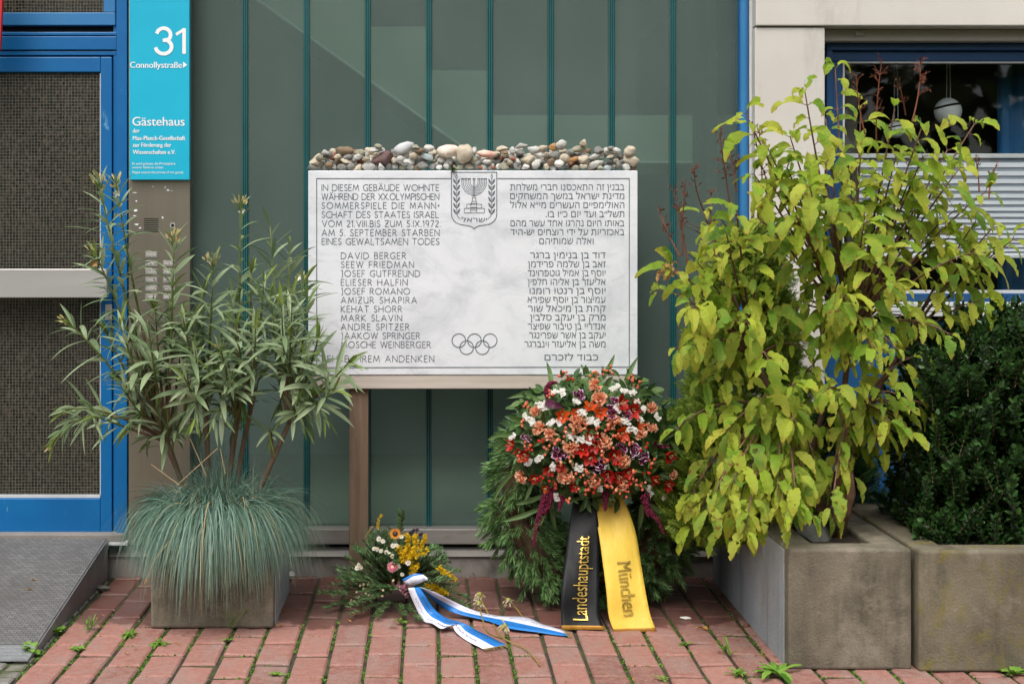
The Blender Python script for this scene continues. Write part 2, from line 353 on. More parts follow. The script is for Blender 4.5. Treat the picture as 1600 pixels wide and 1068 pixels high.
def clearglass():
    m, nt, b = newmat('window_glass')
    lw = nd(nt, 'ShaderNodeLayerWeight'); pw = nd(nt, 'ShaderNodeMath', operation='POWER'); pw.inputs[1].default_value = 4; nt.links.new(lw.outputs['Facing'], pw.inputs[0])
    fr = nd(nt, 'ShaderNodeMath', operation='MULTIPLY_ADD'); fr.inputs[1].default_value = .8; fr.inputs[2].default_value = .03; nt.links.new(pw.outputs[0], fr.inputs[0])
    g = nd(nt, 'ShaderNodeBsdfGlossy'); g.inputs['Roughness'].default_value = .02
    tr = nd(nt, 'ShaderNodeBsdfTransparent'); tr.inputs['Color'].default_value = (.96, .975, .97, 1)
    mx = nd(nt, 'ShaderNodeMixShader'); nt.links.new(fr.outputs[0], mx.inputs[0]); nt.links.new(tr.outputs[0], mx.inputs[1]); nt.links.new(g.outputs[0], mx.inputs[2])
    nt.links.new(mx.outputs[0], nt.nodes['Material Output'].inputs['Surface']); nt.nodes.remove(b); return m
MT['glass'] = clearglass()
def tread():
    m, nt, b = newmat('ribbed_ramp_mat')
    tc = nd(nt, 'ShaderNodeTexCoord'); mp = nd(nt, 'ShaderNodeMapping'); nt.links.new(tc.outputs['Object'], mp.inputs['Vector'])
    br = nd(nt, 'ShaderNodeTexBrick'); nt.links.new(mp.outputs[0], br.inputs['Vector'])
    br.inputs['Scale'].default_value = 24; br.inputs['Mortar Size'].default_value = .03; br.inputs['Brick Width'].default_value = .6; br.inputs['Row Height'].default_value = .42
    br.inputs['Color1'].default_value = hx('#828180'); br.inputs['Color2'].default_value = hx('#6c6b69'); br.inputs['Mortar'].default_value = hx('#2b2b2a'); br.inputs['Mortar Smooth'].default_value = .4
    c = mixc(nt, ramp(nt, tex(nt, 3, 6, .65), [(.4, (0, 0, 0, 1)), (.7, (.5, .5, .5, 1))]), br.outputs['Color'], hx('#57544f'))
    nt.links.new(c, b.inputs['Base Color']); b.inputs['Roughness'].default_value = .55; b.inputs['Metallic'].default_value = .2
    iv = nd(nt, 'ShaderNodeMath', operation='SUBTRACT'); iv.inputs[0].default_value = 1; nt.links.new(br.outputs['Fac'], iv.inputs[1])
    bump(nt, b, iv.outputs[0], .6, .004); return m
MT['tread'] = tread()
MT['galv'] = surf('galvanised_edge', hx('#83878a'), hx('#92969a'), 8, .5, .5, bmp=.08, stain=hx('#6b6e70'), sscale=9)
MT['lip'] = surf('chequer_plate', hx('#9a9d9f'), hx('#a8abad'), 8, .4, .6, bmp=.1)

# ------------------------------------------------------------------ lettering
def font_polys(items):
    """items: {key: string}; returns {key: (verts2d, faces)} from Blender's built-in font, laid left to right."""
    obs = {}
    for k, s in items.items():
        cu = bpy.data.curves.new('t', 'FONT'); cu.body = s; cu.resolution_u = 3; cu.size = 1
        o = bpy.data.objects.new('t', cu); COL.objects.link(o); obs[k] = o
    dg = bpy.context.evaluated_depsgraph_get(); out = {}
    for k, o in obs.items():
        ev = o.evaluated_get(dg); polys = []
        for sp in ev.to_curve(dg).splines:
            bp = list(sp.bezier_points); pl = []
            for a, b in zip(bp, bp[1:] + bp[:1]):
                h = [a.co, a.handle_right, b.handle_left, b.co]; st = (h[1] - h[0]).cross(h[3] - h[0]).length + (h[2] - h[3]).cross(h[0] - h[3]).length
                m_ = 1 if st < 1e-5 else 4
                for i in range(m_):
                    t = i / m_; q = h[0] * (1 - t) ** 3 + h[1] * (3 * t * (1 - t) ** 2) + h[2] * (3 * t * t * (1 - t)) + h[3] * t ** 3
                    if not pl or (pl[-1] - V(q.x, q.y, 0)).length > 1e-5: pl.append(V(q.x, q.y, 0))
            if len(pl) > 2: polys.append(pl)
        ev.to_curve_clear()
        area = lambda p: sum(a.x * b.y - b.x * a.y for a, b in zip(p, p[1:] + p[:1])) / 2
        def inside(p, poly):
            c = False
            for a, b in zip(poly, poly[1:] + poly[:1]):
                if (a.y > p.y) != (b.y > p.y) and p.x < (b.x - a.x) * (p.y - a.y) / (b.y - a.y) + a.x: c = not c
            return c
        vs, fs = [], []
        for p in polys:
            if any(area(h) * area(p) < 0 and abs(area(h)) > abs(area(p)) and inside(p[0], h) for h in polys): continue
            loops = [p] + [h for h in polys if area(h) * area(p) < 0 and abs(area(h)) < abs(area(p)) and inside(h[0], p)]
            flat = [q for l in loops for q in l]; o_ = len(vs); vs += [(q.x, q.y) for q in flat]
            fs += [tuple(o_ + i for i in t) for t in tessellate_polygon(loops)]
        out[k] = (vs, fs)
    for o in obs.values():
        cu = o.data; bpy.data.objects.remove(o); bpy.data.curves.remove(cu)
    return out
HEB = [  # string in reading order, right px, left px, baseline px, letter height px
    ('בבנין זה התאכסנו חברי משלחת', 975.4, 797.1, 297.0), ('מדינת ישראל במשך המשחקים', 975.4, 797.1, 310.9),
    ('האולימפיים העשרים מי״א אלול', 975.4, 797.1, 324.9), ('תשל״ב ועד יום כ״ו בו.', 975.4, 852.4, 339.0),
    ('באותו היום נהרגו אחד עשר מהם', 975.4, 797.7, 353.2), ('באכזריות על ידי רוצחים יש-היד', 975.4, 797.7, 367.0),
    ('ואלה שמותיהם', 927.3, 842.6, 381.0),
    ('דוד בן בנימין ברגר', 946, 828.2, 403.2), ('זאב בן שלמה פרידמן', 946, 824.9, 417.1), ('יוסף בן אמיל גוטפרוינד', 946, 824.4, 431.0),
    ('אליעזר בן אליהו חלפין', 946, 824.4, 444.8), ('יוסף בן רנטו רומנו', 946, 827.5, 458.7), ('עמיצור בן יוסף שפירא', 946, 824.4, 472.6),
    ('קהת בן מיכאל שור', 946, 824.9, 486.4), ('מרק בן יעקב סלבין', 946, 828.2, 500.3), ('אנדריי בן טיבור שפיצר', 946, 824.9, 514.2),
    ('יעקב בן אשר שפרינגר', 946, 826.5, 528.0), ('משה בן אליעזר וינברגר', 946, 819.3, 542.0), ('כבוד לזכרם', 934.6, 850.8, 562.6)]
items = {'h%d' % i: q[0][::-1] for i, q in enumerate(HEB)}
items['emb'] = 'ישראל'[::-1]; items['heb_ref'] = 'ה'
SIGN = [('31', 243, 290.5, 44.5, 84.3, 1), ('Connollystraße', 203.2, 284, 97, 106.3, 0), ('Gästehaus', 207, 288.3, 183, 196.5, 1), ('der', 207.5, 218, 201.2, 207.5, 0),
        ('Max-Planck-Gesellschaft', 207.5, 289.3, 212.5, 219, 0), ('zur Förderung der', 207.5, 267.5, 223.3, 229.6, 0), ('Wissenschaften e.V.', 207.5, 274, 234.3, 240.7, 0),
        ('Es wird gebeten, die Privatsphäre', 207, 274, 253.7, 257.5, 0), ('unserer Gäste zu achten.', 207, 256, 259.6, 263.3, 0), ('Please respect the privacy of our guests.', 207, 287.3, 267.2, 271, 0)]
for i, q in enumerate(SIGN): items['s%d' % i] = q[0]
items['ref'] = 'H'; items['black'] = 'Landeshauptstadt'; items['yellow'] = 'München'
FP = font_polys(items)
CAPH = max(y for x, y in FP['ref'][0]); HEBH = max(y for x, y in FP['heb_ref'][0])
def put_text(mb, key, x0, x1, zb, h, y, ref, m=0):           # fit between x0..x1 on the plane Y=y, baseline zb, letter height h
    vs, fs = FP[key]; a = min(v[0] for v in vs); b = max(v[0] for v in vs)
    kx = (x1 - x0) / (b - a); ky = h / ref; o = len(mb.v)
    for vx, vy in vs: mb.vert((x0 + (vx - a) * kx, y, zb + vy * ky))
    for f in fs: mb.face([o + i for i in f], m)
# a drawn capital alphabet like the carved one: strokes on a cap height of 1
def arc(cx, cy, rx, ry, a0, a1, n=10): return [(cx + rx * math.cos(rad(a0 + (a1 - a0) * i / n)), cy + ry * math.sin(rad(a0 + (a1 - a0) * i / n))) for i in range(n + 1)]
GL = {
 'A': (.82, [[(0, 0), (.41, 1), (.82, 0)], [(.14, .33), (.68, .33)]]), 'B': (.56, [[(0, 0), (0, 1)], [(0, 1), (.28, 1)] + arc(.28, .77, .22, .23, 90, -90) + [(0, .54)], [(.2, .54)] + arc(.28, .27, .27, .27, 90, -90) + [(0, 0)]]),
 'C': (.72, [arc(.5, .5, .5, .5, 52, 308, 14)]), 'D': (.8, [[(0, 0), (0, 1), (.28, 1)] + arc(.28, .5, .52, .5, 90, -90, 14) + [(0, 0)]]),
 'E': (.48, [[(.48, 1), (0, 1), (0, 0), (.48, 0)], [(0, .52), (.42, .52)]]), 'F': (.46, [[(.46, 1), (0, 1), (0, 0)], [(0, .52), (.4, .52)]]),
 'G': (.8, [arc(.5, .5, .5, .5, 50, 300, 14) + [(.76, .08), (.76, .45), (.55, .45)]]), 'H': (.72, [[(0, 0), (0, 1)], [(.72, 0), (.72, 1)], [(0, .52), (.72, .52)]]),
 'I': (.02, [[(0, 0), (0, 1)]]), 'J': (.3, [[(.02, .98), (.24, 1), (.24, .12)] + arc(.06, .1, .18, .24, 0, -80, 6)]),
 'K': (.66, [[(0, 0), (0, 1)], [(.58, 1), (.04, .5), (.66, 0)]]), 'L': (.46, [[(0, 1), (0, 0), (.46, 0)]]),
 'M': (.94, [[(0, 0), (.14, 1), (.47, .15), (.8, 1), (.94, 0)]]), 'N': (.74, [[(0, 0), (0, 1), (.74, 0), (.74, 1)]]),
 'O': (.98, [arc(.49, .5, .49, .5, 0, 360, 22)]), 'P': (.52, [[(0, 0), (0, 1), (.25, 1)] + arc(.25, .74, .27, .26, 90, -90) + [(0, .48)]]),
 'R': (.6, [[(0, 0), (0, 1), (.25, 1)] + arc(.25, .75, .26, .25, 90, -90) + [(0, .5)], [(.22, .5), (.6, 0)]]),
 'S': (.5, [arc(.27, .75, .22, .25, 30, 180, 8) + arc(.25, .75, .22, .22, 190, 270, 4)[0:0] + [(.1, .6), (.4, .42)] + arc(.25, .25, .25, .25, 30, -150, 10)]),
 'T': (.66, [[(0, 1), (.66, 1)], [(.33, 1), (.33, 0)]]), 'U': (.66, [[(0, 1), (0, .34)] + arc(.33, .33, .33, .33, 180, 360, 10) + [(.66, 1)], [(.66, .35), (.66, 0)]]),
 'V': (.76, [[(0, 1), (.38, 0), (.76, 1)]]), 'W': (1.08, [[(0, 1), (.27, 0), (.54, 1), (.81, 0), (1.08, 1)]]), 'X': (.68, [[(0, 0), (.68, 1)], [(0, 1), (.68, 0)]]),
 'Y': (.66, [[(0, 1), (.33, .48), (.66, 1)], [(.33, .48), (.33, 0)]]), 'Z': (.6, [[(0, 1), (.6, 1), (0, 0), (.6, 0)]]),
 '.': (.05, [[(0, 0), (.04, .07)]]), '=': (.2, [[(0, .55), (.2, .6)], [(0, .38), (.2, .43)]]), ' ': (.3, []),
 '1': (.2, [[(0, .8), (.17, 1), (.17, 0)]]), '2': (.5, [arc(.25, .74, .24, .26, 160, -20, 9) + [(.02, 0), (.5, 0)]]), '5': (.48, [[(.44, 1), (.12, 1), (.06, .58)] + arc(.2, .3, .27, .3, 90, -130, 10)]),
 '7': (.5, [[(0, 1), (.5, 1), (.16, 0)]]), '9': (.54, [arc(.26, .7, .26, .3, 0, 360, 14), [(.52, .68), (.34, 0)]])}
GL['Ä'] = (.82, GL['A'][1] + [[(.24, 1.1), (.24, 1.22)], [(.58, 1.1), (.58, 1.22)]])
GL['Z'][1].append([(.12, .5), (.48, .5)])
def stroke(mb, pts, wd, y, m=0):
    for i, (a, b) in enumerate(zip(pts, pts[1:])):
        yy = y - 3e-5 * (i % 6)
        d = V(b[0] - a[0], 0, b[1] - a[1]); L = d.length
        if L < 1e-7: continue
        d /= L; n = V(-d.z, 0, d.x) * (wd / 2); e = d * (wd * .35)
        p, q = V(a[0], yy, a[1]) - e, V(b[0], yy, b[1]) + e
        mb.poly([p - n, q - n, q + n, p + n], m)
def carve(mb, s, x0, x1, zb, h, y, wd):
    nat = sum(GL[c][0] for c in s) * h; gap = (x1 - x0 - nat) / max(1, len(s) - 1); kx = 1
    if gap < .16 * h: kx = (x1 - x0) / (nat + .2 * h * (len(s) - 1)); gap = .2 * h * kx
    x = x0
    for c in s:
        wq, st = GL[c]
        for pl in st: stroke(mb, [(x + px * h * kx, zb + pz * h) for px, pz in pl], wd, y)
        x += wq * h * kx + gap

# ------------------------------------------------------------------ ground
mb = MB()
mb.poly([(-60, -60, -.0085), (60, -60, -.0085), (60, 60, -.0085), (-60, 60, -.0085)])
tag(mb.build('ground', MT['joint']), kind='structure')
W0, D0 = .1252, .2458
mb = MB(); js = []
def brick(mb, x0, x1, y0, y1, j, dz, tx, ty):
    c = .0065; h = j / 2; x0 += h + rr(-.0015, .0015); x1 -= h + rr(-.0015, .0015); y0 += .0078 + rr(0, .004); y1 -= .0078 + rr(0, .004)
    xm, ym = (x0 + x1) / 2, (y0 + y1) / 2
    z = lambda x, y: dz + tx * (x - xm) + ty * (y - ym)
    o = [mb.vert((x, y, -.045)) for x, y in ((x0, y0), (x1, y0), (x1, y1), (x0, y1))]
    a = [mb.vert((x, y, z(x, y) - c * .8)) for x, y in ((x0, y0), (x1, y0), (x1, y1), (x0, y1))]
    b = [mb.vert((x, y, z(x, y))) for x, y in ((x0 + c, y0 + c), (x1 - c, y0 + c), (x1 - c, y1 - c), (x0 + c, y1 - c))]
    for i in range(4):
        k = (i + 1) % 4; mb.face((o[i], o[k], a[k], a[i])); mb.face((a[i], a[k], b[k], b[i]))
    mb.face(b)
for i in range(-10, 26):
    xa = -.095 + W0 * i
    yy = 5.286 - D0 * 10 + (D0 / 2 if i % 2 else 0) + rr(-.008, .008)
    while yy < 6.075:
        y1 = min(yy + D0, 6.076)
        if y1 - yy > .03 and yy > 2.6: brick(mb, xa, xa + W0, yy, y1, .0125, rr(-.004, .003), rr(-.03, .03), rr(-.018, .018)); js.append((xa, yy, y1))
        yy += D0
tag(mb.build('pavement', MT['brick']), kind='structure')
mb = MB()
for i in range(14):                                   # grey setts beside the ramp
    for k in range(34):
        x0 = -1.353 - .075 * (i + 1); y0 = 3.2 + .086 * k + rr(-.01, .01)
        if y0 < 6.0: brick(mb, x0, x0 + .075, y0, y0 + .083, .012, rr(-.004, .004), rr(-.05, .05), rr(-.05, .05))
tag(mb.build('cobble_strip', MT['sett']), kind='structure')
mb = MB()                                             # moss growing in the joints, thicker away from the wall
for (xa, y0, y1) in js:
    if xa < -1.6 or xa > 2.1 or y1 < 4.2: continue
    for (px, py, n) in ((xa, None, 34), (None, y0, 9)):
        for _ in range(n):
            y = rr(y0, y1) if py is None else py + rr(-.002, .002)
            x = xa + rr(-.005, .005) if px is not None else xa + rr(0, W0)
            if R.random() > (5.62 - y) / .75 + .04: continue
            if noise.noise(V(x * 3, y * 3, 1)) < -.12: continue
            for _k in range(2):
                d = V(rr(-1, 1), rr(-1, 1), rr(.25, 1.0)).normalized()
                mb.leaf((x, y, -.0085), d, rv(), rr(.005, .013), rr(.004, .008), 'round', .6, 0, 2)
tag(mb.build('moss', MT['moss'], None), kind='stuff')

# ------------------------------------------------------------------ the guest house: one building, its parts as children
Bo = thing('guest_house', 'guest house front with green profiled glass wall, blue door and cream concrete panels', 'building', (0, 6.08, 0))
def part(name, mb, m, parent=None, **k): return mb.build(name, m, parent or Bo, **k)
YG = 6.15
JU = [287.5, 383, 479, 574.5, 670, 765.5, 860.5, 956, 1051.5, 1157]
for i, (a, b) in enumerate(zip(JU, JU[1:])):          # nine channel-glass panels
    mb = MB(); mb.box(X(a, YG) + .013, X(b, YG) - (.013 if i < 8 else 0), YG, YG + .007, Z(826, YG), 3.45)
    part('glass_panel', mb, MT['pglass'])
for u in JU[1:-1]:                                    # glass edges and seals between them
    mb = MB(); x = X(u, YG)
    mb.box(x - .0125, x + .0125, YG - .004, YG + .05, Z(826, YG), 3.45, 0)
    for dx in (-.0115, -.003, .0055): mb.box(x + dx, x + dx + .0028, YG - .0075, YG - .004, Z(826, YG), 3.45, 1)
    part('glass_joint', mb, [MT['pjoint'], MT['pjoint2']])
mb = MB(); mb.box(X(189, 6.1), X(1168, 6.1), 6.085, 6.22, Z(850, 6.085), Z(826, 6.085)); part('sill', mb, MT['alu'], bevel=.004)
mb = MB(); mb.box(X(189, 6.1), X(1168, 6.1), 6.12, 6.22, Z(858, 6.1), Z(850, 6.085) - .001); part('shadow_gap', mb, MT['gap'])
mb = MB(); mb.prism([(X(168, 6.08), 6.068, Z(868, 6.08)), (X(168, 6.08), 6.12, Z(855.5, 6.1)), (X(168, 6.08), 6.2, Z(855.5, 6.1)), (X(168, 6.08), 6.2, Z(868, 6.08))], V(X(1200, 6.1) - X(168, 6.1), 0, 0)); part('flashing', mb, MT['alu'])
mb = MB(); mb.box(-2.6, X(1200, 6.1), 6.08, 6.3, -.05, Z(868, 6.08) - .001); part('plinth', mb, MT['plinth'], bevel=.004)
# stairwell seen through the glass
XL, XR = X(297, YG) - .02, X(1175, YG)
mb = MB(); mb.box(XL - 1.2, XR + .4, 8.4, 8.5, 0, 3.6); mb.box(XL - 1.25, XL - 1.2, 6.3, 8.5, 0, 3.6); mb.box(XR + .3, XR + .4, 6.6, 8.5, 0, 3.6); mb.box(XL - 1.2, XR + .4, 6.3, 8.5, 3.5, 3.6)
part('stairwell_wall', mb, MT['stairwall'])
mb = MB(); mb.box(XL - 1.2, XR + .4, 6.22, 8.5, .0, .18); part('stairwell_floor', mb, MT['stair'])
YS = 6.62
up = [(1165, 255), (1165, 180), (763, 180), (763, 110), (668, 110), (668, 42), (573, 42), (573, -26), (478, -26), (478, -94), (383, -94), (383, -162), (288, -162), (288, -230), (150, -230), (150, -181), (755, 255)]
mb = MB(); mb.prism([P(u, v, YS) for u, v in up], V(0, 1.0, 0)); part('staircase', mb, MT['stair'])
mb = MB(); mb.tube([P(150, -181, YS - .01), P(755, 254, YS - .01)], .008, n=8); mb.tube([P(755, 254, YS - .01), P(1165, 254, YS - .01)], .006, n=8); part('stair_edge', mb, MT['hand'])
# blue corner post, trim and concrete panels
mb = MB(); mb.tube([(X(1163.5, 6.06), 6.075, Z(860, 6.06)), (X(1163.5, 6.06), 6.075, 3.45)], .019, n=20, cap=True); part('corner_post', mb, MT['blue_light'], smooth=False, bevel=.0)
mb = MB(); mb.box(X(1157, 6.1), X(1171, 6.1), 6.1, 6.2, .1, 3.45); part('corner_strip', mb, MT['blue'])
mb = MB(); mb.box(X(1171, 6.06), X(1179, 6.06), 6.06, 6.2, .0, 3.45); part('white_strip', mb, MT['white_trim'], bevel=.003)
YC = 6.0
mb = MB(); mb.box(X(1180, YC), 4.2, YC - .012, 6.3, Z(41, YC), 3.45); part('concrete_panel', mb, MT['cream'], bevel=.005)
mb = MB(); mb.box(X(1179.5, YC), X(1289, YC), YC, 6.3, -.05, Z(43, YC)); part('concrete_panel', mb, MT['cream'], bevel=.005)
mb = MB(); mb.box(X(1289, YC) + .001, 4.2, 6.075, 6.3, Z(64, 6.075), Z(43, YC) + .004); mb.box(X(1333, 6.06) + .01, X(1344, 6.06) + .015, 6.062, 6.075, Z(56, 6.06), Z(48, 6.06)); part('lintel', mb, MT['lintel'], bevel=.003)
# window
YW = 6.13; wl = X(1291, YW) + .002; wz0, wz1 = Z(476, YW), Z(64, 6.075) - .002
win = MB(); wr = 3.6
win.box(wl, wr, YW, YW + .1, wz1 - .03, wz1); win.box(wl, X(1301, YW), YW, YW + .1, wz0, wz1 - .03)
win.box(X(1301, YW), wr, YW + .025, YW + .1, wz1 - .075, wz1 - .031); win.box(X(1301, YW), X(1315, YW + .03), YW + .025, YW + .1, wz0 + .05, wz1 - .076)
win.box(X(1301, YW), wr, YW, YW + .1, wz0, wz0 + .049)
wo = part('window', win, MT['blue_dark'], bevel=.003)
gx0, gz0, gz1 = X(1316, YW + .06), wz0 + .05, wz1 - .076
mb = MB(); mb.box(gx0 - .006, gx0 + .002, YW + .03, YW + .06, gz0, gz1); mb.box(gx0 - .006, wr, YW + .03, YW + .06, gz1 - .006, gz1 + .002); mb.box(gx0, wr, YW + .028, YW + .06, gz0 - .001, gz0 + .012); part('glazing_bead', mb, MT['white_trim'], wo)
mb = MB(); mb.box(gx0, wr, YW + .06, YW + .066, gz0, gz1); part('pane', mb, MT['glass'], wo)
mb = MB()
for k, (a, b) in enumerate(((473, 479), (480.5, 486), (487.5, 494))): mb.box(X(1291, 6.02), 4.2, 6.02 - .006 * k, 6.13, Z(b, 6.02), Z(a, 6.02))
part('window_sill', mb, MT['white_trim'], bevel=.002)
mb = MB(); mb.box(X(1291, YC) + .001, 4.2, 6.1, 6.2, -.05, Z(494, 6.02) - .02); mb.box(X(1291, YC) + .001, 4.2, 6.075, 6.1, Z(519, 6.06), Z(503, 6.06))
part('spandrel_panel', mb, MT['blue_wall'], bevel=.002)
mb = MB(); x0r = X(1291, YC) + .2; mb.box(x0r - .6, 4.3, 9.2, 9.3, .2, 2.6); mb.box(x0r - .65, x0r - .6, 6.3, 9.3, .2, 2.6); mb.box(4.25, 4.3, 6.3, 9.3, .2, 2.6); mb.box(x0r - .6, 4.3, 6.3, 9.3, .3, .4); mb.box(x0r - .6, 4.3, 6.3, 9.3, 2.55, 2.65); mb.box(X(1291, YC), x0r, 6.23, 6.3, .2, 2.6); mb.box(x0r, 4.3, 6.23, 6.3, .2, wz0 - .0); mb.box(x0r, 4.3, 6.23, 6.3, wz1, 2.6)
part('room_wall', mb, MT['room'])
# door
YD = 6.1; dl = X(-250, YD)
door = MB(); door.box(X(157, YD) + .0, X(175, YD), YD, YD + .05, Z(832, YD), Z(89, YD)); door.box(dl, X(157, YD), YD, YD + .05, Z(832, YD), Z(778, YD)); door.box(dl, X(157, YD), YD, YD + .05, Z(113, YD), Z(89, YD)); door.box(dl - .06, dl, YD, YD + .05, Z(832, YD), Z(89, YD))
do = part('door', door, MT['blue'], bevel=.004)
mb = MB(); mb.box(dl, X(157, YD), YD + .018, YD + .024, Z(778, YD), Z(113, YD)); part('wired_pane', mb, MT['wire'], do)
mb = MB(); mb.box(dl, X(156, YD), YD + .006, YD + .018, Z(777.5, YD), Z(773, YD)); mb.box(X(155.6, YD), X(157, YD), YD + .006, YD + .018, Z(773, YD), Z(114, YD)); part('glazing_bead', mb, MT['white_trim'], do)
yh = 6.0
mb = MB(); mb.box(dl, X(167, yh), yh, yh + .05, Z(465, yh), Z(420, yh)); mb.box(X(110, yh), X(125, yh), yh + .05, YD, Z(455, yh), Z(432, yh)); part('push_bar', mb, MT['barmetal'], do, bevel=.003)
mb = MB(); mb.pbox(164.5, 175, 475.5, 500, YD - .006, .006, 0); c = P(170, 488, YD - .006); mb.tube([c, c - V(0, .006, 0)], .0095, n=14, m=1); mb.box(c.x - .0012, c.x + .0012, c.y - .0085, c.y - .006, c.z - .006, c.z + .003, 2); part('lock', mb, [MT['barmetal'], MT['alu'], MT['gap']], do, bevel=.001)
fr = MB(); fr.box(X(176.5, YD), X(183, YD), YD + .006, YD + .08, Z(833, YD), 3.45); fr.box(X(183.8, YD), X(200.5, YD), YD - .022, YD + .08, Z(834, YD), 3.45)
fr.box(dl - .1, X(182.5, YD), YD + .004, YD + .08, Z(86.5, YD), Z(79.5, YD)); fr.box(dl - .1, X(182.5, YD), YD - .002, YD + .08, Z(78.2, YD), Z(57, YD)); fr.box(dl - .1, X(182.5, YD), YD + .002, YD + .08, Z(55.5, YD), Z(50, YD))
part('door_frame', fr, MT['blue'], bevel=.003)
mb = MB(); mb.box(dl - .1, X(184, YD), YD + .04, YD + .1, Z(834, YD), 3.45); part('frame_rebate', mb, MT['rubber'])
tw = MB(); tw.box(dl, X(180.5, YD), YD - .004, YD + .05, Z(40, YD), Z(20, YD)); tw.box(X(162, YD), X(180.5, YD), YD - .004, YD + .05, Z(19.8, YD), 3.4)
to = part('transom_window', tw, MT['blue_light'], bevel=.003)
mb = MB(); mb.box(dl, X(162, YD), YD + .015, YD + .02, Z(20, YD), 3.4); part('wired_pane', mb, MT['wire'], to)
mb = MB(); mb.box(dl - .1, X(196, 6.08), 6.04, 6.2, Z(846, 6.05), Z(834, 6.05)); part('threshold', mb, MT['plinth'], bevel=.003)
mb = MB(); mb.box(X(168, 6.04), X(199, 6.04), 6.035, 6.1, Z(851.5, 6.04), Z(846, 6.04) - .0015); part('white_strip', mb, MT['white_trim'], bevel=.002)
mb = MB(); mb.box(dl - 1.5, dl - .11, 6.02, 6.3, -.05, 3.45); part('concrete_panel', mb, MT['cream'], bevel=.005)
mb = MB(); mb.box(dl - 1.5, 4.2, 6.0, 9.4, 3.45, 3.75); part('floor_slab', mb, MT['cream'], bevel=.005)

# ------------------------------------------------------------------ sign and intercom
YP = 6.07
MT['plate'] = surf('name_paper', hx('#a9a69e'), hx('#b7b4ac'), 90, .5, bmp=0, stain=hx('#6d6a64'), sscale=160, slo=.5, shi=.6)
so_ = thing('intercom_panel', 'tall brushed steel intercom panel between blue door frame and green glass', 'intercom', (X(250, YP), YP, Z(826, YP)))
mb = MB(); mb.box(X(201, YP), X(297, YP), YP, YP + .06, Z(826, YP), 3.45); part('faceplate', mb, MT['steel'], so_, bevel=.002)
mb = MB()
for k in range(7): mb.pbox(225, 247.5, 341 + k * 3.3, 342.3 + k * 3.3, YP - .0015, .001)
part('speaker_grille', mb, MT['gap'], so_)
c = P(270, 352, YP)
mb = MB(); mb.tube([c - V(0, .006, 0), c + V(0, .001, 0)], .0115, n=18, m=0); mb.tube([c - V(0, .0075, 0), c - V(0, .006, 0)], .0065, n=14, m=1); part('camera_eye', mb, [MT['barmetal'], MT['gap']], so_)
for (u, v) in [(236.5, 398), (236.5, 411.5), (236.5, 424.5), (236.5, 437.5), (236.5, 450.5), (236.5, 463.5), (264, 411.5), (264, 424.5), (264, 437.5), (264, 450.5), (264, 463.5)]:
    mb = MB(); mb.pbox(u - 9.5, u + 9.5, v - 4.6, v + 4.6, YP - .003, .003); bo = part('doorbell_button', mb, MT['alu'], so_, bevel=.001)
    mb = MB(); mb.pbox(u - 7.6, u + 7.6, v - 2.7, v + 2.3, YP - .0042, .0012); part('name_plate', mb, MT['plate'], bo)
for (u, v, a, b) in [(211, 301, 5, 1), (213, 314, 2, 1.5), (212, 329, 3.5, 3), (210, 337, 3, .8), (214, 350.5, 4, 1.6), (219, 356, 3, 1.2), (239, 291.5, 3.5, 1.2), (258, 293, 2, 2.5), (262, 297, 3.5, 1.6), (268, 298, 3, .6), (254, 340, 2, 2)]:
    pts = [P(u + a * math.cos(t) * rr(.5, 1.1), v + b * math.sin(t) * rr(.5, 1.1), YP - .0015) for t in [k * math.pi / 4.5 for k in range(9)]]
    mb = MB(); mb.poly(pts); part('sticker_scrap', mb, MT['white_ink'], so_)
YI = 6.035
si = thing('house_sign', 'turquoise enamel house sign with white number and lettering above the intercom', 'sign', (X(249, YI), YI, Z(281, YI)))
mb = MB(); mb.box(X(202, YI), X(296, YI), YI, YI + .03, Z(281, YI), 3.2); part('panel', mb, MT['cyan'], si, bevel=.002)
mb = MB()
for i, (s, a, b, t, bl, bold) in enumerate(SIGN):
    if i == 0: continue
    put_text(mb, 's%d' % i, X(a, YI), X(b, YI), Z(bl, YI), (bl - t) * YI / F, YI - .0012, CAPH)
    if i < 7:                                          # a heavier weight: the same letters again, a hair to the side
        put_text(mb, 's%d' % i, X(a, YI) + .0011, X(b, YI) + .0011, Z(bl, YI), (bl - t) * YI / F, YI - .0014, CAPH)
for kk, pl in enumerate((arc(.32, .745, .27, .255, 160, -62, 12) + [(.34, .525)], [(.34, .525)] + arc(.32, .275, .31, .275, 75, -165, 16))): stroke(mb, [(X(243, YI) + px_ * 40 * YI / F, Z(84.3, YI) + pz_ * 39.8 * YI / F) for px_, pz_ in pl], 5.6 * YI / F, YI - .0012 - .0005 * kk)
stroke(mb, [(X(q, YI), Z(r_, YI)) for q, r_ in ((276.5, 53.5), (287.5, 46.5))], 4.6 * YI / F, YI - .0012); mb.poly([P(284.9, 44.5, YI - .0014), P(290.5, 44.5, YI - .0014), P(290.5, 84.3, YI - .0014), P(284.9, 84.3, YI - .0014)])
mb.poly([P(286, 96.5, YI - .0012), P(292.5, 101.5, YI - .0012), P(286, 106.5, YI - .0012)])
part('lettering', mb, MT['white_ink'], si)
mb = MB(); mb.prism([P(-60, -90, 5.9), P(5, -90, 5.9), P(3.5, 0, 5.9), (P(0, 78, 5.9)), P(-60, 84, 5.9)], V(0, .02, 0))
plain('banner', 'sliver of red banner at the upper edge of the blue door', 'banner', mb, MT['red'])

